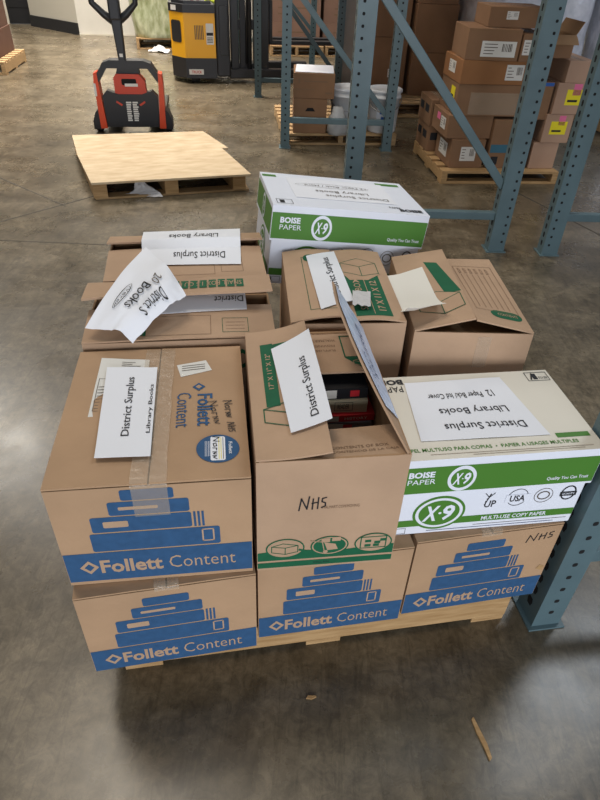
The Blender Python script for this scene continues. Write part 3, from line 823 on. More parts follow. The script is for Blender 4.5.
# front flap sloping in
fd_ = .115
def fFW(a, b):
    return (-wW / 2 + .006 + a * (wW - .012), -dW / 2 + .001 + b * fd_, hW + .001 - .024 * b - .006 * math.sin(a * 3.14))
p = panel(fFW, CARD, 10, 6, .004)
frf = Fn(lambda a, b, h: Vector(fFW(a / wW, b / fd_)) + Vector((0, 0, h)))
p.text(frf, 'CONTENTS OF BOX', wW * .70, fd_ * .36, wW * .40, .009, INKF, 0); p.text(frf, 'CONTENIDO DE LA CAJA', wW * .73, fd_ * .22, wW * .46, .009, INKF, 0)
p.build('flap', tW)
# right flap standing, leaning in, taped sleeve on its outer face
rl = .145
def fRW(a, b):
    # a along the hinge front -> back, b hinge -> free edge
    y = -dW / 2 + .004 + a * (dW - .008)
    lean = R(33)
    hgt = rl * (0.06 + .94 * min(1, a * 1.25)) if a < .8 else rl
    k = b * hgt
    curl = .012 * math.sin(a * 3.1) * b
    return (wW / 2 - .002 - math.sin(lean) * k - curl, y + .03 * b * (a - .2), hW + math.cos(lean) * k)
p = panel(lambda a, b: fRW(a, b), CARD, 14, 8, .004)
rf = p.build('flap', tW)
mb = MB()
def fSl(a, b):
    v = Vector(fRW(.22 + a * .75, .10 + b * .86)); nrm = Vector((math.cos(R(33)), 0, math.sin(R(33))))
    return v + nrm * (.0035 + .0015 * noise.noise((a * 7, b * 5, 2)))
mb.sheet(fSl, 14, 6, SLEEVE, .0006)
frS = Fn(lambda a, b, h: fSl(a, b) + Vector((math.cos(R(33)), 0, math.sin(R(33)))) * (h + .0008))
mb.text(frS, 'District', .52, .45, .5, .18, BLUED, 180, 0); mb.text(frS, 'Surplus', .3, .75, .3, .12, BLUED, 180, 0)
mb.build('plastic_sleeve', rf, 'bluish clear sleeve with a paper sign')

# books lying in the open carton
iz = L1 + .001
def book(label, lx, ly, lz, wd, dp, th, cover, spine_fn, yaw):
    wp = tW.matrix_world @ Vector((lx, ly, lz))
    t = thing('book', label, 'book', wp, yawW + yaw, 'books in the open carton')
    mb = MB()
    mb.box(-wd / 2, wd / 2, -dp / 2, dp / 2, 0, .0022, cover); mb.box(-wd / 2, wd / 2, -dp / 2, dp / 2, th - .0022, th, cover); mb.box(-wd / 2, wd / 2, -dp / 2, -dp / 2 + .0022, 0.0022, th - .0022, cover)
    fr = Frame((-wd / 2, -dp / 2, 0), (1, 0, 0), (0, 0, 1)); spine_fn(mb, fr, wd, th); mb.build('cover', t)
    mb = MB(); mb.box(-wd / 2 + .003, wd / 2 - .003, -dp / 2 + .003, dp / 2 - .004, .0024, th - .0024, PAPERC); mb.build('page_block', t)
def s1(mb, fr, w_, t_): mb.rect(fr, .02, w_ - .02, t_ * .15, t_ * .85, REDP); mb.rect(fr, w_ * .42, w_ * .62, t_ * .08, t_ * .92, PAPERC, .0009); mb.rect(fr, w_ * .74, w_ * .97, t_ * .15, t_ * .85, GREYC, .001)
def s2(mb, fr, w_, t_): mb.rect(fr, w_ * .35, w_ * .52, t_ * .1, t_ * .9, PAPERC); mb.text(fr, 'HISTORY', w_ * .75, t_ * .5, w_ * .3, t_ * .4, PAPERC)
def s3(mb, fr, w_, t_): mb.rect(fr, w_ * .1, w_ * .45, t_ * .2, t_ * .8, GREYC); mb.frame_rect(fr, w_ * .55, w_ * .8, t_ * .15, t_ * .85, .001, INK); mb.text(fr, 'READER', w_ * .67, t_ * .5, w_ * .16, t_ * .4, INK)
def s4(mb, fr, w_, t_): mb.rect(fr, w_ * .38, w_ * .56, t_ * .1, t_ * .9, PAPERC); mb.rect(fr, w_ * .75, w_ * .88, t_ * .2, t_ * .8, REDP)
bx, by = .0426, .111
book('grey and red book with white spine label, nearest in the open carton', bx + .006, by - .012, .158, .172, .16, .036, GREYC, s1, -2)
book('bright red book with pale spine label under the cream book', bx + .008, by - .010, .1945, .172, .16, .018, REDP, s2, 1)
book('cream book with a boxed spine title on the red book', bx - .002, by + .002, .213, .165, .16, .034, CREAM, s3, -2)
book('black book with white and red spine label, topmost in the open carton', bx - .004, by + .006, .2475, .160, .16, .028, BLACKP, s4, 1)
book('thick brown volume at the bottom of the open carton', bx, by, .006, .17, .17, .151, CARDP, s4, 0)

# -- carton behind it (middle), flaps arched open
wE, dE, hE = .285, .405, .318
yawE = 6
tE = thing('moving_carton', 'brown carton with dark green size panel and torn white sign, behind the open carton', 'box', corner_loc(-.030, 1.262, yawE, wE, dE, L1 + .001), yawE, 'green printed moving cartons')
mb = MB(); walls(mb, wE, dE, hE, CARD)
FE = faces(wE, dE, hE); mb.text(FE['front'], 'SMALL', wE * .5, hE * .5, wE * .7, .05, GREEN, 0, .02); mb.build('carton_body', tE)
zE = L1 + .001 + hE
def mkflapE(sgn):
    def f(a, b):
        # a: hinge->centre
        x = sgn * (wE / 2 - a * (wE / 2 - .002)); y = -dE / 2 + b * dE
        z = hE + .004 + (.022 if sgn < 0 else .010) * a * (1 - .75 * b) + .006 * math.sin(a * math.pi)
        return (x, y - (.008 * a if b < .5 else -.004 * a), z)
    return f
fE1, fE2 = mkflapE(-1), mkflapE(1)
p = MB(); p.sheet(fE1, 10, 12, CARD, .004)
hw = wE / 2 - .002
fre = Fn(lambda a, b, h: Vector(fE1(a / hw, b / dE)) + Vector((0, 0, h)))
p.rrect(fre, hw * .40, hw * 1.0, dE * .78, dE * .90, .02, GREEN)
p.frame_rect(fre, hw * .36, hw * .98, dE * .10, dE * .86, .0016, GREEN)
for k in range(2): p.line(fre, [(hw * (.52 + .16 * k), dE * .12), (hw * (.52 + .16 * k), dE * .78)], .001, INKF)
flE1 = p.build('flap', tE)
p = MB(); p.sheet(lambda a, b: fE2(1 - a, b), 10, 12, CARD, .004)
fre2 = Fn(lambda a, b, h: Vector(fE2(1 - a / hw, b / dE)) + Vector((0, 0, h)))
p.rect(fre2, hw * .12, hw * .78, dE * .04, dE * .60, GREEN)
p.text(fre2, '17 X 11 X 12', hw * .62, dE * .30, dE * .40, hw * .14, CARD, 90, .02, .0012)
p.text(fre2, 'SMALL BOX', hw * .30, dE * .32, dE * .42, hw * .13, CARD, 90, .0, .0012)
p.line(fre2, [(hw * .46, dE * .06), (hw * .46, dE * .56)], .0018, CARD, .0012)
p.poly(fre2, [(hw * .08, dE * .62), (hw * .05, dE * .78), (hw * .40, dE * .90), (hw * .80, dE * .78), (hw * .86, dE * .62), (hw * .55, dE * .50), (hw * .2, dE * .5)], CARD, .0009)
hexbox(p, fre2, hw * .46, dE * .70, hw * .40, GREEN, CARD, 1.15)
flE2 = p.build('flap', tE)
for sy in (-1, 1):
    mb = MB(); mb.sheet(lambda a, b, sy=sy: (-wE / 2 + .006 + a * (wE - .012), sy * (dE / 2 - .004) - sy * b * .13, hE - .006 - .035 * b), 6, 4, CARDIN, .004); mb.build('flap', tE)
def liftE(x, y, a, b):
    bb = min(1, max(0, (y + dE / 2) / dE))
    if x <= 0: return fE1(min(1, max(0, (x + wE / 2) / hw)), bb)[2] + .003
    return max(fE2(min(1, max(0, (wE / 2 - x) / hw)), bb)[2], fE1(1, bb)[2] - x * .12) + .003
def mkE(mb, fr, wd, ht):
    mb.text(fr, 'District Surplus', wd * .62, ht * .52, ht * .72, wd * .30, INK, 90, .004)
sheet_on('paper_sign', flE1, tE, [(321, 312), (354, 303), (334, 250), (306, 256)], zE + .016, mkE, lift=liftE, label='torn white paper sign')
mb = MB()
def fFilm(a, b):
    q = loc_of(tE, 352 + 18 * a, 296 + 16 * (1 - b), zE + .01)
    return (q.x, q.y, liftE(q.x, q.y, a, b) + .006 + .006 * noise.noise((a * 5, b * 5, 9)))
mb.sheet(fFilm, 8, 6, FILM, .0006); mb.build('packing_tape', flE2, 'bunched clear tape')

# -- right carton with blank curled sheet
wF, dF, hF = .295, .42, .306
yawF = 2.5
tF = thing('moving_carton', 'brown carton with sagging flaps and a blank curled sheet, right of the torn sign carton', 'box', corner_loc(.272, 1.272, yawF, wF, dF, L1 + .001), yawF, 'green printed moving cartons')
mb = MB(); walls(mb, wF, dF, hF, CARD); mb.build('carton_body', tF)
zF = L1 + .001 + hF
hf = wF / 2 - .002
def mkflapF(sgn):
    def f(a, b):
        x = sgn * (wF / 2 - a * (wF / 2 - .002)); y = -dF / 2 + b * dF
        z = hF + .004 + (.034 if sgn < 0 else .030) * a * (1 - .55 * b) + (0.016 * a * b if sgn < 0 else -.012 * a * b)
        return (x, y + .012 * a * (0.5 - b), z)
    return f
fF1, fF2 = mkflapF(-1), mkflapF(1)
p = MB(); p.sheet(fF1, 10, 12, CARD, .004)
frF1 = Fn(lambda a, b, h: Vector(fF1(a / hf, b / dF)) + Vector((0, 0, h)))
p.poly(frF1, [(hf * .55, dF * .84), (hf * .78, dF * .80), (hf * .98, dF * .36), (hf * .7, dF * .36)], GREEN)
hexbox(p, frF1, hf * .56, dF * .26, hf * .42, GREEN, CARD, 1.1)
flF1 = p.build('flap', tF)
p = MB(); p.sheet(lambda a, b: fF2(1 - a, b), 10, 12, CARD, .004)
frF2 = Fn(lambda a, b, h: Vector(fF2(1 - a / hf, b / dF)) + Vector((0, 0, h)))
p.frame_rect(frF2, hf * .12, hf * .90, dF * .18, dF * .86, .0014, INKF)
for k in range(6): p.line(frF2, [(hf * (.22 + .11 * k), dF * .22), (hf * (.22 + .11 * k), dF * .72)], .0012, INKF); p.text(frF2, 'ROOM', hf * (.22 + .11 * k), dF * .78, dF * .08, hf * .06, INKF, 90)
p.rrect(frF2, hf * .36, hf * .92, dF * .10, dF * .20, .02, GREEN); p.text(frF2, 'CONTENTS', hf * .66, dF * .15, hf * .36, dF * .03, CARD, 0, .01, .0012)
flF2 = p.build('flap', tF)
for sy in (-1, 1):
    mb = MB(); mb.sheet(lambda a, b, sy=sy: (-wF / 2 + .006 + a * (wF - .012), sy * (dF / 2 - .004) - sy * b * .13, hF - .006 - .03 * b), 6, 4, CARDIN, .004); mb.build('flap', tF)
mb = MB(); mb.sheet(lambda a, b: (.012 + a * .035, -dF / 2 - .0014, hF - .10 + b * .09), 2, 4, TAPE, .0002); mb.build('packing_tape', tF)
def liftF(x, y, a, b):
    bb = min(1, max(0, (y + dF / 2) / dF)); aa = min(1, max(0, (x + wF / 2) / hf))
    return fF1(aa, bb)[2] + .003 + .055 * max(0, .38 - b) ** 2 / .1444 * (1 - .45 * a)
sheet_on('paper_sheet', flF1, tF, [(406, 322), (444, 315), (422, 267), (386, 271)], zF + .022, None, PAPERC, liftF, 'blank white sheet curling up')

# -- two cartons on the left: lower-front and rear
wG, dG, hG = .455, .225, .288
yawG = 8.8
tG = thing('moving_carton', 'brown carton with lifted flap showing green lettering, behind the blue book carton on the left', 'box', corner_loc(-.515, 1.178, yawG, wG, dG, L1 + .001), yawG, 'green printed moving cartons')
FG = faces(wG, dG, hG)
mb = MB(); walls(mb, wG, dG, hG, CARD)
mb.rrect(FG['front'], wG * .08, wG * .32, hG * .80, hG * .93, .008, GREEN); mb.text(FG['front'], 'SMALL', wG * .20, hG * .865, wG * .16, hG * .07, CARD, 0, .03)
mb.text(FG['front'], 'SMALL BOX', wG * .68, hG * .80, wG * .5, hG * .2, GREEN, 0, .03)
mb.build('carton_body', tG)
zG = L1 + .001 + hG
def fG1(a, b):   # front long flap nearly closed
    return (-wG / 2 + a * wG, -dG / 2 + b * dG * .60, hG + .004 + .012 * b + .004 * math.sin(a * 3.1))
p = MB(); p.sheet(fG1, 14, 6, CARD, .004)
frg = Fn(lambda a, b, h: Vector(fG1(a / wG, b / (dG * .6))) + Vector((0, 0, h)))
p.frame_rect(frg, wG * .72, wG * .86, dG * .08, dG * .34, .0012, GREEN); p.frame_rect(frg, wG * .30, wG * .66, dG * .05, dG * .40, .0012, INKF)
p.poly(frg, [(wG * .22, dG * .06), (wG * .32, dG * .06), (wG * .32, dG * .2), (wG * .20, dG * .2)], GREEN)
for k in range(3): p.line(frg, [(wG * .74, dG * (.14 + .06 * k)), (wG * .84, dG * (.14 + .06 * k))], .001, INKF)
flG1 = p.build('flap', tG)
def fG2(a, b):   # rear long flap, lifted and leaning forward
    k = b * .105; an = R(5)
    return (-wG / 2 - .01 + a * (wG + .012), dG / 2 - .002 - math.cos(an) * k, hG + .046 + math.sin(an) * k + .012 * a + .004 * noise.noise((a * 4, b, 4)))
p = MB(); p.sheet(lambda a, b: fG2(a, 1 - b), 14, 6, CARD, .005)
frg2 = Fn(lambda a, b, h: Vector(fG2(a, 1 - b)) + Vector((0, -.4 * h, h)))
p.CELL = .06
for k in range(8): p.poly(frg2, [(.46 + .05 * k, .30), (.50 + .05 * k, .30), (.50 + .05 * k, .78), (.46 + .05 * k, .78)], GREEN, .0015)
p.text(frg2, 'SMALL BOX 1.5 CU FT', .66, .54, .36, .26, CARD, 180, 0, .0022)
p.build('flap', tG)
def liftG(x, y, a, b):
    aa = min(1, max(0, (x + wG / 2) / wG)); bb = min(1.2, max(0, (y + dG / 2) / (dG * .6))); return fG1(aa, bb)[2] + .003
def mkG(mb, fr, wd, ht): mb.text(fr, 'District', wd * .80, ht * .62, wd * .34, ht * .36, INK, 180, .004)
sheet_on('paper_sign', flG1, tG, [(150, 318), (247, 312), (245, 297), (165, 302)], zG + .01, mkG, lift=liftG, label='white paper sign printed upside down')

wH, dH, hH = .43, .272, .325
yawH = 10.5
tH = thing('moving_carton', 'brown carton with an upside-down white sign across its slit, farthest back on the left', 'box', corner_loc(-.528, 1.420, yawH, wH, dH, L1 + .001), yawH, 'green printed moving cartons')
mb = MB(); walls(mb, wH, dH, hH, CARD); mb.build('carton_body', tH)
zH = L1 + .001 + hH
def fH1(a, b): return (-wH / 2 + a * wH, -dH / 2 + b * dH * .66, hH + .003 + .006 * b + .005 * math.sin(a * 3.1) * b)
def fH2(a, b): return (-wH / 2 - .004 + a * (wH + .012), dH / 2 - b * dH * .30, hH + .012 + .016 * b)
p = MB(); p.sheet(fH1, 14, 6, CARD, .004)
frh = Fn(lambda a, b, h: Vector(fH1(a / wH, b / (dH * .66))) + Vector((0, 0, h)))
p.frame_rect(frh, wH * .72, wH * .86, dH * .10, dH * .42, .0012, INKF); p.frame_rect(frh, wH * .28, wH * .68, dH * .06, dH * .5, .0012, INKF)
flH1 = p.build('flap', tH)
p = MB(); p.sheet(lambda a, b: fH2(a, 1 - b), 14, 4, CARD, .005); p.build('flap', tH)
def liftH(x, y, a, b):
    aa = min(1, max(0, (x + wH / 2) / wH)); k = (y + dH / 2)
    z1 = fH1(aa, min(1, max(0, k / (dH * .66))))[2]
    if k > dH * .66: z1 = hH + .030 - .010 * (k - dH * .70) / (dH * .3)
    return z1 + .004
def mkH(mb, fr, wd, ht):
    mb.text(fr, 'District Surplus', wd * .58, ht * .28, wd * .52, ht * .24, INK, 180, .004)
    mb.text(fr, 'Library Books', wd * .52, ht * .74, wd * .5, ht * .24, INK, 180, .004)
sheet_on('paper_sign', flH1, tH, [(140, 265), (241, 263), (240, 232), (144, 236)], zH + .012, mkH, lift=liftH, label='white paper sign printed upside down', na=10, nb=14)

# -- crumpled loose sheet lying over both left cartons
A0 = onz(85, 328, .730); A1 = onz(131, 332, .738); A2 = onz(185, 284, .800); A3 = onz(146, 247, .800)
def fCr(a, b):
    P_ = A0 * (1 - a) * (1 - b) + A1 * a * (1 - b) + A2 * a * b + A3 * (1 - a) * b
    fold = max(0, a - .62) / .38
    h_ = .016 * math.sin(b * math.pi) * (1 - a * .3) + .012 * math.sin(a * 6.0 + b * 5.0) * a * b - .030 * fold ** 2 * (1 - b * .4) + .008 * noise.noise((a * 3.5, b * 3.5, 7)) * (.3 + a)
    h_ += .006 * abs(noise.noise((a * 7, b * 7, 3))) * a
    side = .014 * math.sin(b * 3.1) * max(0, a - .5)
    return P_ + Vector((side, -side * .3, h_))
mb = MB(); mb.sheet(fCr, 26, 30, PAPER, .0006, True)
W_, H_ = (A1 - A0).length, (A3 - A0).length
frc = Fn(lambda a, b, h: fCr(a / W_, b / H_) + Vector((-.1 * h, -.8 * h, h * 1.2)))
mb.text(frc, 'District S', W_ * .86, H_ * .50, H_ * .38, W_ * .16, INK, -92, .004, .0030)
mb.text(frc, 'Books', W_ * .58, H_ * .46, H_ * .34, W_ * .17, INK, -92, .006, .0030)
mb.text(frc, '20', W_ * .66, H_ * .74, H_ * .13, W_ * .16, GINK, -80, 0, .0030)
mb.CELL = .5
mb.ring(frc, W_ * .33, H_ * .38, W_ * .07, H_ * .16, .0018, INK, .0026)
strokes(mb, frc, WORDS, W_ * .33, H_ * .50, H_ * .26, W_ * .06, .0016, INK, -92, .0028)
cs = mb.build('paper_sheet'); tag(cs, 'crumpled white sheet with black writing lying across the two left cartons', 'paper')

# -- cartons of the lower layer that carry the rear ones
def plain_carton(name, label, x, y, yaw, wd, dp, h, z, m=CARD, group=None, decals=None, cat='box', center=False, tape=True):
    loc = (x, y, z) if center else corner_loc(x, y, yaw, wd, dp, z)
    t = thing(name, label, cat, loc, yaw, group)
    mb = MB(); mb.box(-wd / 2, wd / 2, -dp / 2, dp / 2, 0, h, m, None, .004)
    F = faces(wd, dp, h)
    # flap seam on the top
    along = wd >= dp
    tf = F['top']
    if along: mb.rect(tf, .004, wd - .004, dp / 2 - .0015, dp / 2 + .0015, DARK, .0003)
    else: mb.rect(tf, wd / 2 - .0015, wd / 2 + .0015, .004, dp - .004, DARK, .0003)
    mb.build('carton_body', t)
    if tape:
        b = MB()
        if along: b.sheet(lambda a, c: (-wd / 2 + a * wd, (c - .5) * .05, h + .0012), 4, 2, TAPE, .0002)
        else: b.sheet(lambda a, c: ((a - .5) * .05, -dp / 2 + c * dp, h + .0012), 2, 4, TAPE, .0002)
        b.build('packing_tape', t)
    if decals: decals(t, F, wd, dp, h)
    return t
plain_carton('storage_carton', 'plain brown carton under the two left rear cartons', -.548, 1.150, 12.6, .40, .47, .277, PZ)
plain_carton('storage_carton', 'plain brown carton under the torn sign carton', -.150, 1.258, 11.3, .36, .44, .277, PZ)
plain_carton('storage_carton', 'plain brown carton under the curled sheet carton', .224, 1.340, 12.0, .355, .44, .277, PZ)
plain_carton('storage_carton', 'tall brown carton under the tilted white paper carton', .10, 1.925, 11.7, .34, .25, .425, PZ, center=True)

# ------------------------------------------------------------------ plywood-topped pallet (left, behind)
zp = .125
fl, fr_, br, bl = onz(91, 183, zp), onz(251, 174, zp), onz(203, 131, zp), onz(72, 135, zp)
ml, mr = onz(77, 154, zp), onz(222, 148, zp)
ctr = (fl + fr_ + br + bl) / 4; yawP = math.degrees(math.atan2((fr_ - fl).y, (fr_ - fl).x))
tP = thing('shipping_pallet', 'empty pallet topped with two plywood sheets, in front of the orange pallet jack', 'pallet', (ctr.x, ctr.y, 0), yawP)
Mi = tP.matrix_world.inverted()
def sheet_poly(pts, name, z0, z1, m):
    L_ = [Mi @ p for p in pts]; mb = MB(); fr = Frame((0, 0, 0), (1, 0, 0), (0, 1, 0)); mb.prism([(p.x, p.y) for p in L_], z0, z1, fr, m)
    return mb.build(name, tP), L_
_, Lf = sheet_poly([fl, fr_, mr, ml], 'plywood_sheet', zp - .014, zp, PLY)
ml2 = ml + (bl - ml) * .012; mr2 = mr + (br - mr) * .012 + Vector((.05, .01, 0))
_, Lb = sheet_poly([ml2, mr2, br, bl], 'plywood_sheet', zp - .014, zp - .001, PLY)
x0 = Lf[0].x; x1 = Lf[1].x; y0 = min(Lf[0].y, Lf[1].y)
yb = min(Lb[2].y, Lb[3].y)
for k in range(3):
    xa = x0 + .05 + (x1 - x0 - .13) * k / 2; xb = (Lb[3].x + .05) + (Lb[2].x - Lb[3].x - .1) * k / 2
    mb = MB(); fr = Frame((0, 0, 0), (1, 0, 0), (0, 1, 0))
    mb.prism([(xa - .045, y0 + .02), (xa + .045, y0 + .02), (xb + .045, yb - .03), (xb - .045, yb - .03)], .014, zp - .0145, fr, WOOD); mb.build('stringer', tP)
for k in range(3):
    yy = y0 + .08 + (yb - y0 - .16) * k / 2; f_ = k / 2
    xa = x0 + (Lb[3].x - x0) * f_; xb = x1 + (Lb[2].x - x1) * f_
    if k == 1: continue
    mb = MB(); mb.box(xa + .01, xb - .01, yy - .05, yy + .05, 0, .0138, WOODD, None, .002); mb.build('bottom_board', tP)
# shred of stretch film hanging out of it
mb = MB()
c = onz(143, 194, .01)
def fFs(a, b):
    w_ = .03 + .16 * (1 - b) ** 1.3
    return Vector((c.x + (a - .5) * w_ * 1.5 + .02 * math.sin(b * 5) + .012 * noise.noise((a * 6, b * 6, 1)), c.y + .03 - .05 * (1 - b) ** 1.5 - .025 * abs(noise.noise((a * 7, b * 5, 4))), .004 + .10 * b ** 1.4 + .022 * abs(noise.noise((a * 6, b * 6, 8))) * (1 - b)))
mb.sheet(fFs, 16, 14, FILM, .0008)
tag(mb.build('film_scrap'), 'crumpled scrap of clear film hanging from the plywood pallet', 'plastic film')

# ------------------------------------------------------------------ orange pallet jack
tJ = thing('pallet_jack', 'orange and black electric pallet jack with upright tiller behind the plywood pallet', 'pallet jack', (-1.595, 5.74, 0), 9)
fr = Frame((0, 0, 0), (1, 0, 0), (0, 0, 1))      # normal towards the viewer (-y)
def jp(pts, h0, h1, m, nm, parent=None, lab=None):
    mb = MB(); mb.prism(pts, h0, h1, fr, m); return mb.build(nm, parent or tJ, lab)
panelo = None
mb = MB(); mb.prism([(-.225, .05), (.225, .05), (.235, .30), (.19, .345), (.10, .315), (-.10, .315), (-.19, .345), (-.235, .30)], -.06, .02, fr, BLACKP)
for sx in (-1, 1): mb.poly(fr, [(sx * .07, .235), (sx * .12, .265), (sx * .125, .25), (sx * .08, .222)], REDO, .0206)
for col in range(2):
    for k in range(9):
        a = -.042 + col * .055; z = .10 + k * .018
        mb.rect(fr, a, a + .035 + .012 * rnd.random(), z, z + .013, LABEL, .0208)
mb.build('front_cover', tJ, 'black front cover with a white warning decal')
for sx in (-1, 1):
    jp([(sx * .228, .04), (sx * .284, .04), (sx * .290, .40), (sx * .284, .475), (sx * .255, .485), (sx * .250, .38)], -.10, .03, ORANGE, 'side_frame')
    mb = MB(); mb.prism([(sx * .262, .03), (sx * .345, .03), (sx * .345, .10), (sx * .315, .17), (sx * .275, .20)], -.14, .02, fr, BLACKP); wc = mb.build('wheel_cover', tJ)
    mb = MB(); mb.lathe([(.05, -.03), (.058, -.02), (.058, .02), (.05, .03)], RUBBER)
    for i in range(len(mb.v)): v = mb.v[i]; mb.v[i] = Vector((v.z + sx * .305, v.x + .06, v.y + .058))
    mb.build('wheel', tJ)
jp([(-.282, .43), (-.245, .41), (-.17, .515), (.17, .515), (.245, .41), (.282, .43), (.20, .555), (.14, .575), (-.14, .575), (-.20, .555)], -.10, .025, BLACKP, 'top_bar')
mb = MB(); o_ = [(-.125, .30), (.145, .30), (.135, .42), (.09, .47), (-.10, .47), (-.125, .44)]
mb.prism(o_, -.09, .01, fr, REDO); mb.rrect(fr, -.06, .065, .385, .435, .012, DARK, .0104); mb.rect(fr, -.035, .075, .375, .398, LABEL, .011)
bt = mb.build('battery_cover', tJ, 'red battery cover with a carry slot')
mb = MB(); mb.rrect(fr, -.295, -.275, .30, .40, .004, LABEL, .031); mb.build('serial_label', tJ)
jp([(-.10, .47), (.10, .47), (.09, .53), (-.08, .53)], -.08, -.02, BLACKM, 'tiller_mount')
mb = MB(); mb.box(-.045, .045, -.02, .06, .54, .95, BLACKP, None, .012)
mb.rect(Frame((0, -.02, 0), (1, 0, 0), (0, 0, 1)), -.02, .02, .60, .625, LABEL, .001)
ti = mb.build('tiller', tJ)
for i in ti.data.vertices: k_ = (i.co.z - .54); i.co.x = (i.co.x * (.62 + .9 * k_)) - .03 - .03 * k_
mb = MB()
for sx in (-1, 1):
    mb.tube([(-.045, .02, .84), (-.045 + sx * .09, .02, .90), (-.045 + sx * .17, .02, .975), (-.045 + sx * .18, .02, 1.12), (-.045 + sx * .09, .02, 1.20)], [.035, .028, .024, .024, .024], BLACKP, 10)
mb.tube([(-.135, .02, 1.20), (.045, .02, 1.20)], .03, BLACKP, 10); mb.box(-.09, .0, -.03, .07, .86, 1.23, BLACKP, None, .015)
mb.build('handle', tJ)
for sx in (-1, 1):
    mb = MB(); mb.box(sx * .19 - .075, sx * .19 + .075, .04, 1.15, .035, .085, BLACKM, None, .01); mb.build('fork', tJ)

# ------------------------------------------------------------------ yellow stand-up truck
tT = thing('reach_truck', 'yellow and black stand-up lift truck parked left of the racks', 'forklift', (-1.47, 8.30, 0), 11)
mb = MB(); fr = Frame((0, 0, 0), (1, 0, 0), (0, 1, 0))
base = [(-.26, -.10), (-.10, -.30), (.26, -.30), (.26, .5), (-.26, .5)]
mb.prism(base, .06, .27, fr, BLACKP); mb.build('base_skirt', tT)
mb = MB(); mb.prism([(x * .98, y * .98) for x, y in base], .27, .72, fr, YELLOW)
ff = Frame((0, -.294, 0), (1, 0, 0), (0, 0, 1))
for k in range(6): mb.rect(ff, .02 + k * .018, .03 + k * .018, .46, .60, GINK, .001)
mb.rrect(ff, .15, .235, .41, .62, .006, LABEL, .001); mb.rect(ff, .155, .23, .50, .53, INK, .0014)
for k in range(4): mb.rect(ff, .16, .225, .43 + k * .015, .437 + k * .015, GINK, .0014)
ce = Vector((-.18, -.196, .52)); dd = Vector((.16, -.20, 0)).normalized()
fc = Frame((-.255, -.098, 0), dd, (0, 0, 1)); mb.rrect(fc, .03, .20, .42, .64, .03, BLACKP, .004)
mb.build('battery_cover', tT, 'yellow battery cover')
mb = MB(); mb.prism([(x * 1.0, y * 1.0) for x, y in base], .72, .80, fr, BLACKP); mb.prism([(x * .85, y * .85) for x, y in base], .80, .83, fr, BLACKP)
mb.rect(Frame((-.24, -.13, 0), dd, (0, 0, 1)), .03, .12, .735, .785, LABEL, .012); mb.build('top_deck', tT)
mb = MB(); mb.prism([(.10 - .17, -.305), (.08, -.305), (.09, -.3055), (.10, -.305), (.10, -.302), (-.07, -.302)], .1, .155, fr, LABEL); mb.text(Frame((0, -.306, 0), (1, 0, 0), (0, 0, 1)), 'TRUCK', .02, .127, .12, .03, REDO, 0, .02, .001); mb.build('maker_plate', tT)
mb = MB(); mb.tube([(-.14, -.05, .83), (-.14, -.05, .87), (-.10, -.05, .90), (.02, -.04, .90)], [.05, .05, .055, .045], BLACKP, 12); mb.build('arm_rest', tT)
mb = MB(); mb.tube([(.08, -.12, .83), (.08, -.12, .93)], .018, REDP, 8); mb.tube([(.02, -.16, .83), (.0, -.16, .90)], .016, REDP, 8); mb.build('control_lever', tT)
mb = MB(); mb.tube([(.16, -.2, .83), (.2, -.22, .85), (.30, -.22, .80)], .014, mat('lime_strap', (196, 210, 60), .5), 8); mb.build('control_lever', tT)
mb = MB(); mb.box(.265, .42, -.31, .45, .08, .88, BLACKP, None, .015)
mb.box(.30, .40, -.325, -.305, .30, .80, BLACKM, None, .006); mb.build('operator_console', tT)
mb = MB()
for xx in (.44, .80): mb.box(xx, xx + .09, -.20, -.06, .04, 2.3, BLACKM, None, .008)
for xx in (.55, .71): mb.box(xx, xx + .07, -.16, -.04, .04, 2.2, BLACKP, None, .008)
for z in (.10, .55, 1.1, 1.9): mb.box(.46, .87, -.15, -.08, z, z + .10, BLACKM, None, .006)
mb.tube([(.66, -.19, .1), (.66, -.19, 2.0)], .028, BLACKP, 10); mb.tube([(.62, -.2, .2), (.63, -.22, .9), (.60, -.2, 1.6)], .012, BLACKM, 8)
mb.build('mast', tT)
for yy in (-.25, .30):
    mb = MB(); mb.box(.42, 1.45, yy, yy + .12, .05, .15, BLACKM, None, .01); mb.build('outrigger', tT)
    mb = MB(); mb.lathe([(.04, -.04), (.05, -.035), (.05, .035), (.04, .04)], RUBBER)
    for i in range(len(mb.v)): v = mb.v[i]; mb.v[i] = Vector((v.x + 1.38, v.z + yy + .06, v.y + .05))
    mb.build('wheel', tT)
for yy in (-.14, .14):
    mb = MB(); mb.box(.90, 1.75, yy, yy + .10, .40, .44, BLACKM, None, .008); mb.box(.90, .94, yy, yy + .10, .40, .85, BLACKM, None, .008); mb.build('fork', tT)
mb = MB(); mb.lathe([(.05, -.05), (.065, -.04), (.065, .04), (.05, .05)], RUBBER)
for i in range(len(mb.v)): v = mb.v[i]; mb.v[i] = Vector((v.z, v.x - .22, v.y + .065))
mb.build('wheel', tT)

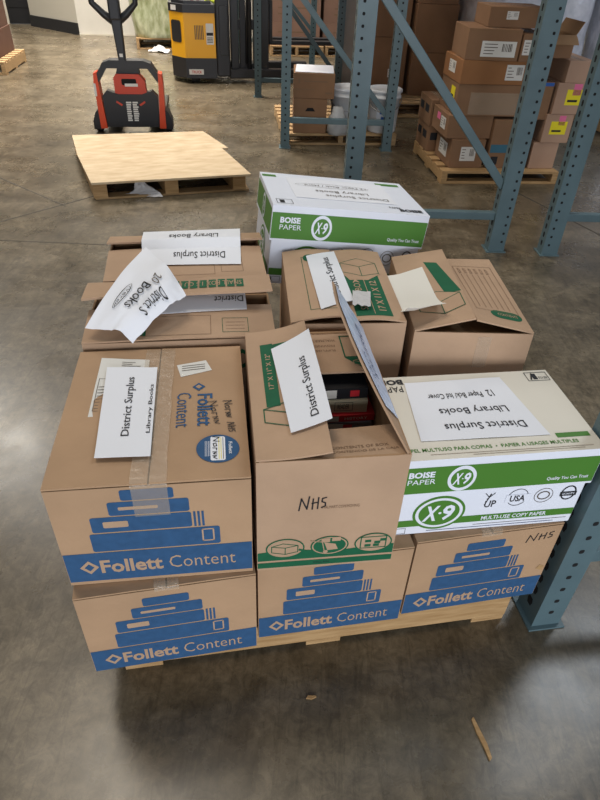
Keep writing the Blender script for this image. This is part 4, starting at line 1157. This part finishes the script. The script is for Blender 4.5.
# ------------------------------------------------------------------ far goods on the left
yw = 11
make_pallet('shipping_pallet', 'weathered pallet under the film-wrapped green load by the back wall', (-2.26, 11.05, 0), yw, 1.1, 1.2, .15, WOODD, 7)
mb = MB()
def lump(u, v):
    th = u * 2 * math.pi; ph = v
    sx, sy, hh = .57, .60, 1.25
    c, s_ = math.cos(th), math.sin(th); e = .35
    X = math.copysign(abs(c) ** e, c) * sx; Y = math.copysign(abs(s_) ** e, s_) * sy
    prof = 1.0 + .10 * math.sin(ph * 2.4) if ph < .8 else 1.0 + .10 * math.sin(.8 * 2.4)
    k = prof * (1 if ph < .82 else math.sqrt(max(0, 1 - ((ph - .82) / .18) ** 2)))
    n = .045 * noise.noise((X * 3, Y * 3, ph * 4))
    return Vector((X * (k + n), Y * (k + n), .152 + ph * hh))
NU, NV = 56, 22
vs = [lump(i / NU, j / NV) for j in range(NV + 1) for i in range(NU)]; fs = [(j * NU + i, j * NU + (i + 1) % NU, (j + 1) * NU + (i + 1) % NU, (j + 1) * NU + i) for j in range(NV) for i in range(NU)]
fs.append(tuple(range(NU))[::-1])
Mx = Matrix.Translation((-2.26, 11.05, 0)) @ Matrix.Rotation(R(yw), 4, 'Z')
mb.add([Mx @ v for v in vs], fs, GFILM, True)
tag(mb.build('wrapped_load'), 'lumpy green load in stretch film on a pallet by the back wall', 'wrapped goods')
mb = MB()
c = onz(158, 52, .0)
mb.sheet(lambda a, b: (c.x - .12 + .30 * a, c.y - .10 + .22 * b + .05 * math.sin(a * 5), .012 + .07 * (1 - abs(2 * a - 1)) * (1 - abs(2 * b - 1)) + .05 * abs(noise.noise((a * 5, b * 5, 2)))), 14, 12, FILM, .001)
tag(mb.build('film_scrap'), 'loose clear film on the floor beside the green wrapped load', 'plastic film')
make_pallet('shipping_pallet', 'weathered pallet under the dark brown cartons at the left edge', (-4.30, 8.42, 0), 8, 1.1, 1.0, .14, WOODD, 7)
z = .141
for k in range(5):
    def dk(t, F, wd, dp, h):
        mb = MB(); mb.rect(F['front'], wd * .62, wd * .80, h * .25, h * .65, LABEL); mb.rect(F['right'], dp * .2, dp * .5, h * .3, h * .7, LABEL); mb.build('shipping_label', t)
    nm = ['lowest dark brown carton of the stack at the left edge', 'second dark brown carton from the bottom at the left edge', 'third dark brown carton from the bottom at the left edge', 'fourth dark brown carton, topmost in view at the left edge', 'fifth dark brown carton above the frame at the left edge'][k]
    hh = .28
    plain_carton('storage_carton', nm, -4.36 - .01 * k, 8.42, 8 + (k % 2), 1.0, .9, hh, z, CARDP, 'dark brown cartons at the left edge', dk if k in (1, 3) else None, center=True); z += hh + .001

# ------------------------------------------------------------------ goods under the racks
mpc = ((-.18 + .78) / 2 + -.09, 6.06, 0)
make_pallet('shipping_pallet', 'pallet with the file carton and white buckets in the rack bay', (.18, 6.155, 0), 8, 1.0, 1.10, .095, WOODD, 8)
def dec_file(t, F, wd, dp, h):
    mb = MB(); f = F['front']; mb.poly(f, [(wd * .35, h * .64), (wd * .65, h * .64), (wd * .58, h * .74), (wd * .42, h * .74)], DARK)
    for k in range(8): mb.rect(f, wd * (.12 + .095 * k), wd * (.17 + .095 * k), h * .32, h * .46, INKF)
    mb.build('front_print', t)
def dec_top(t, F, wd, dp, h):
    mb = MB(); f = F['front']; mb.rect(f, wd * .25, wd * .82, h * .66, h * .71, INKF); mb.rect(f, wd * .05, wd * .5, h * .35, h * .38, INKF); mb.rect(f, wd * .12, wd * .16, h * .6, h * .78, INKF); mb.rect(f, wd * .78, wd * .95, h * .2, h * .27, INKF); mb.build('front_print', t)
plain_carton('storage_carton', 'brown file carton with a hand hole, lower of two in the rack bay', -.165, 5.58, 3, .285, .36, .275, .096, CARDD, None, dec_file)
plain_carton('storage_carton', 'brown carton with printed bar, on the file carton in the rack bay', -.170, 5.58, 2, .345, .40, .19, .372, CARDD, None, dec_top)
mb = MB(); mb.sheet(lambda a, b: (-.158 + a * .32, 5.60 + b * .36, .5645 + .0045 + .004 * noise.noise((a * 3, b * 3, 1))), 6, 6, PAPER, .003)
tag(mb.build('paper_sheet'), 'white papers lying on the printed bar carton in the rack bay', 'paper')
def bucket(label, x, y, z, r=.15, h=.36, lab=None):
    t = thing('bucket', label, 'bucket', (x, y, z), 0, 'white buckets in the rack bay')
    mb = MB(); mb.lathe([(r * .88, 0), (r * .9, .01), (r * .985, h * .80), (r * 1.05, h * .80), (r * 1.05, h * .84), (r * .99, h * .85), (r, h * .95)], WHITEP)
    if lab:
        for k, (za, zb, wd, m) in enumerate(((.28, .62, .5, mat('bucket_label', (198, 204, 214), .5)), (.46, .56, .3, BLUET), (.33, .40, .2, BLUET))):
            vs = []; n = 10
            for i in range(n + 1):
                t_ = -math.pi / 2 - wd + 2 * wd * i / n
                for zz in (za, zb):
                    rr = r * (.9 + .085 * zz / .8) + .0015 + k * .0008; vs.append((rr * math.cos(t_), rr * math.sin(t_), zz * h))
            mb.add(vs, [(2 * i, 2 * i + 2, 2 * i + 3, 2 * i + 1) for i in range(n)], m)
    mb.build('bucket_body', t)
    mb = MB(); mb.lathe([(r * 1.06, h * .93), (r * 1.08, h * .94), (r * 1.08, h * .985), (r * 1.02, h), (r * .94, h * .985), (.01, h * .985)], WHITEP); mb.build('lid', t)
    mb = MB(); mb.tube([(r * 1.06 * math.cos(a_), r * 1.06 * math.sin(a_) - .01, h * .80 - .10 * math.sin((a_ - math.pi) / math.pi * math.pi)) for a_ in [math.pi + math.pi * k / 12 for k in range(13)]], .004, STEEL, 6); mb.build('handle', t)
bucket('white bucket between the file carton and the near post', .298, 5.80, .096, .145, .345)
bucket('white bucket with blue label right of the near post', .62, 5.80, .096, .14, .345, True)
mb = MB()
vs = []
cB = Vector((.215, 5.60, .097))
for j in range(9):
    for i in range(16):
        th = 2 * math.pi * i / 16; v = j / 8; rr = .085 * (1 - .55 * v ** 2) * (1 + .35 * noise.noise((math.cos(th) * 2.5, math.sin(th) * 2.5, v * 4))); vs.append(cB + Vector((rr * math.cos(th), rr * .8 * math.sin(th), .22 * v)))
mb.add(vs, [(j * 16 + i, j * 16 + (i + 1) % 16, (j + 1) * 16 + (i + 1) % 16, (j + 1) * 16 + i) for j in range(8) for i in range(16)] + [tuple(range(16))[::-1], tuple(range(128, 144))], mat('white_sack', (184, 184, 182), .5, bump=.5, bscale=30), True)
tag(mb.build('plastic_bag'), 'slumped white plastic bag between file carton and bucket', 'bag')

# right pallet and its cartons
make_pallet('shipping_pallet', 'pale pallet under the mixed cartons behind the right rack', (1.40, 5.15, 0), 7, .92, .86, .095, WOOD, 6)
def lab_front(rects):
    def f(t, F, wd, dp, h):
        for face, a0, a1, b0, b1, m in rects:
            D_ = wd if face == 'front' else dp
            mb = MB(); fr = F[face]; mb.prism([(D_ * a0, h * b0), (D_ * a1, h * b0), (D_ * a1, h * b1), (D_ * a0, h * b1)], .0004, .0012, fr, m)
            if m is LABEL:
                for k in range(4):
                    b_ = b0 + (b1 - b0) * (.18 + .2 * k); mb.rect(fr, D_ * (a0 + (a1 - a0) * .08), D_ * (a0 + (a1 - a0) * (.25 + .25 * rnd.random())), h * b_, h * (b_ + (b1 - b0) * .05), GINK, .0016)
                for k in range(7):
                    a_ = a0 + (a1 - a0) * (.60 + .045 * k); mb.rect(fr, D_ * a_, D_ * (a_ + (a1 - a0) * (.012 + .02 * rnd.random())), h * (b0 + (b1 - b0) * .35), h * (b0 + (b1 - b0) * .85), GINK, .0016)
            elif m is YLAB:
                mb.rect(fr, D_ * (a0 + (a1 - a0) * .12), D_ * (a0 + (a1 - a0) * .7), h * (b0 + (b1 - b0) * .2), h * (b0 + (b1 - b0) * .35), INK, .0016)
            mb.build({'label_paper': 'shipping_label', 'yellow_label': 'yellow_label', 'pink_label': 'pink_label', 'teal_blue_print': 'printed_band', 'faded_brown_ink': 'front_print', 'clear_packing_tape': 'packing_tape', 'blue_tape': 'blue_tape', 'black_ink': 'front_print'}[m.name], t)
    return f
G_ = 'mixed cartons on the right pallet'
B0 = .096
yR = 4.76
def rc(label, x, y, yaw, wd, dp, h, z, m, rects=()):
    return plain_carton('storage_carton', label, x, y, yaw, wd, dp, h, z, m, G_, lab_front(rects) if rects else None)
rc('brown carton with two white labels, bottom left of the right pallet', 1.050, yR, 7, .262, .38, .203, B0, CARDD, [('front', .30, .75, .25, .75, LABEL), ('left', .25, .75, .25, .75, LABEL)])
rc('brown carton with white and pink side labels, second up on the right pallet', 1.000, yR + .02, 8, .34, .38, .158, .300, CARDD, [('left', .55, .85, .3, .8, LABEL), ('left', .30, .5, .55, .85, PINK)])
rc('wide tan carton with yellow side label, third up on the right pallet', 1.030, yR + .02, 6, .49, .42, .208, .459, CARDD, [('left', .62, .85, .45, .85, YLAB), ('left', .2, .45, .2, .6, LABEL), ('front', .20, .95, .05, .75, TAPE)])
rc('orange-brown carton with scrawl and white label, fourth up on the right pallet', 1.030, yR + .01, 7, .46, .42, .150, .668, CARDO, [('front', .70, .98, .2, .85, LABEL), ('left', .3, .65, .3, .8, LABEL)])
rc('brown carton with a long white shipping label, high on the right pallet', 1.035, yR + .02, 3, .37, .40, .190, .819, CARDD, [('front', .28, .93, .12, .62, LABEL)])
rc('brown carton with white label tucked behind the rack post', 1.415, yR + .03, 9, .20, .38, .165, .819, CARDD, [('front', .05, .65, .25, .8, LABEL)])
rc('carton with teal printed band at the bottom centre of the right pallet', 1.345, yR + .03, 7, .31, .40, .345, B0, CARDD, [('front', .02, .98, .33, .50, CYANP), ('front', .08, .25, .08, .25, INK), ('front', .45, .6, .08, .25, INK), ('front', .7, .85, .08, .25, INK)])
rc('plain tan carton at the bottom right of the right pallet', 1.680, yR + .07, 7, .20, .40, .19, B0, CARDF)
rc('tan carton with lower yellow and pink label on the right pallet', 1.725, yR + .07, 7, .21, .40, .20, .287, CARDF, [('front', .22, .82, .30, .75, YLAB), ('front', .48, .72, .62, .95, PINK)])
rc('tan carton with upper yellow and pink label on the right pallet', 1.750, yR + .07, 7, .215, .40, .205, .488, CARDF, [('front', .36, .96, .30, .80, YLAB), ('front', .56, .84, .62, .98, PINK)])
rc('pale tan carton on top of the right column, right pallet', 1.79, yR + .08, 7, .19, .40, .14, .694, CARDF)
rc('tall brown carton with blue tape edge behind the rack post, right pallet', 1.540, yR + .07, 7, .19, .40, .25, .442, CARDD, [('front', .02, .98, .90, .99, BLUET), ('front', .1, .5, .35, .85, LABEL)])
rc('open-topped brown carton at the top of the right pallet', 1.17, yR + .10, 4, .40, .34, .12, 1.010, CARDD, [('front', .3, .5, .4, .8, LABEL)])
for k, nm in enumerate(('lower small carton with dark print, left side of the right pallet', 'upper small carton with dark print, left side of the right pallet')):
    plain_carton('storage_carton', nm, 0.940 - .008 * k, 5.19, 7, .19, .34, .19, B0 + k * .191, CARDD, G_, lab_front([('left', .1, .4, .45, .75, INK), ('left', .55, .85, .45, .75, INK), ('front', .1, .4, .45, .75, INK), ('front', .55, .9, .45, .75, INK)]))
t = thing('storage_carton', 'torn open brown carton above the blue tape, right pallet', 'box', (1.70, 5.06, .836), 7, G_)
mb = MB(); walls(mb, .19, .30, .14, CARDD); mb.build('carton_body', t)
mb = MB(); mb.sheet(lambda a, b: (-.095 + a * .19, -.15 - .07 * b, .14 - .03 * b - .02 * b * b), 4, 4, CARDIN, .004); mb.build('flap', t)
mb = MB(); mb.sheet(lambda a, b: (.095 + .04 * b, -.15 + a * .30, .14 + .08 * b), 4, 4, CARDIN, .004); mb.build('flap', t)
# tall cartons farther back, between the posts
G2 = 'tall cartons behind the buckets'
for x, y, wd, h, z, nm in ((.55, 7.13, .40, .52, .145, 'tall brown carton behind the bucket with blue label, at the bottom'), (.54, 7.13, .41, .56, .667, 'tall brown carton stacked above the one behind the buckets'),
                      (1.0, 7.10, .40, .40, .145, 'tall brown carton left of the right pallet, lowest'), (.995, 7.10, .42, .42, .547, 'tall brown carton left of the right pallet, middle'), (.995, 7.10, .40, .40, .969, 'tall brown carton left of the right pallet, top')):
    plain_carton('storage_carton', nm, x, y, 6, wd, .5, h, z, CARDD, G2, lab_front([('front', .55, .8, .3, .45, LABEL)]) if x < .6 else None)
make_pallet('shipping_pallet', 'dark pallet under the tall cartons behind the buckets', (.81, 7.19, 0), 6, .95, .9, .144, WOODD, 7)
# stretch-wrapped carton blocks seen through the far uprights
G3 = 'distant wrapped cartons behind the racks'
k = 0
far_names = {}
for ix, (x, y) in enumerate(((-.72, 10.3), (.10, 10.45), (.92, 10.6))):
    make_pallet('shipping_pallet', ('pallet under the left column of distant wrapped cartons', 'pallet under the middle column of distant wrapped cartons', 'pallet under the right column of distant wrapped cartons')[ix], (x + .39, y + .41, 0), 8, .8, .8, .14, WOODD, 6)
    for iz_ in range(4):
        nm = ('lowest', 'second', 'third', 'topmost')[iz_] + ' carton of the ' + ('left', 'middle', 'right')[ix] + ' distant column behind the racks'
        plain_carton('storage_carton', nm, x, y, 8, .78, .78, .30, .141 + iz_ * .301, CARDX, G3, lab_front([('front', .2, .75, .55, .6, INKF), ('front', .2, .5, .3, .36, INKF)]))
# concrete column behind the buckets
mb = MB(); mb.box(.24, .50, 7.55, 7.85, 0, 4.0, mat('grey_column_concrete', (150, 144, 136), .8, var=.1, scale=4), None, .01)
o = mb.build('trim_3', kind='structure')
# silver wrapped stuff at the far right
make_pallet('shipping_pallet', 'weathered pallet at the right edge under the silver wrapped load', (3.40, 6.75, 0), 10, 1.2, 1.1, .14, WOODD, 7)
mb = MB()
def lump2(u, v):
    th = u * 2 * math.pi; c, s_ = math.cos(th), math.sin(th); e = .4
    X = math.copysign(abs(c) ** e, c) * .62; Y = math.copysign(abs(s_) ** e, s_) * .5
    n = .06 * noise.noise((X * 4, Y * 4, v * 6)); k = 1 + .10 * math.sin(v * 2.5)
    k *= 1 if v < .85 else math.sqrt(max(0, 1 - ((v - .85) / .15) ** 2))
    return Vector((X * (k + n), Y * (k + n), .142 + v * 1.45))
vs = [lump2(i / NU, j / NV) for j in range(NV + 1) for i in range(NU)]
Mx = Matrix.Translation((3.38, 6.75, 0)) @ Matrix.Rotation(R(10), 4, 'Z')
fs = [(j * NU + i, j * NU + (i + 1) % NU, (j + 1) * NU + (i + 1) % NU, (j + 1) * NU + i) for j in range(NV) for i in range(NU)] + [tuple(range(NU))[::-1]]
mb.add([Mx @ v for v in vs], fs, SILVER, True)
tag(mb.build('wrapped_load'), 'silver film-wrapped load at the top right corner', 'wrapped goods')

make_pallet('shipping_pallet', 'weathered pallet under the grey wrapped load behind the mixed cartons', (2.02, 7.10, 0), 8, 1.1, 1.0, .14, WOODD, 7)
mb = MB(); Mx = Matrix.Translation((2.02, 7.10, 0)) @ Matrix.Rotation(R(8), 4, 'Z')
mb.add([Mx @ Vector((v.x * .84, v.y * .88, v.z)) for v in vs], fs, SILVER, True)
tag(mb.build('wrapped_load'), 'grey film-wrapped load standing behind the mixed cartons on the right', 'wrapped goods')

# ------------------------------------------------------------------ litter on the floor
mb = MB(); c = onz(480, 740, 0)
pts = [(-.012, .045), (-.006, .050), (.004, .020), (.014, -.010), (.018, -.040), (.012, -.046), (.004, -.015), (-.006, .015)]
fr = Frame((c.x, c.y, 0), (1, 0, 0), (0, 1, 0)); mb.prism(pts, .0004, .005, fr, WOOD); tag(mb.build('wood_splinter'), 'pale wood splinter lying on the floor at lower right', 'splinter')
mb = MB(); c = onz(311, 698, 0)
fr = Frame((c.x, c.y, 0), (1, 0, 0), (0, 1, 0)); mb.prism([(-.012, -.003), (.002, -.004), (.013, .002), (.010, .005), (-.008, .004)], .0004, .004, fr, WOOD); tag(mb.build('wood_splinter'), 'tiny pale wood chip on the floor in front of the pallet', 'splinter')
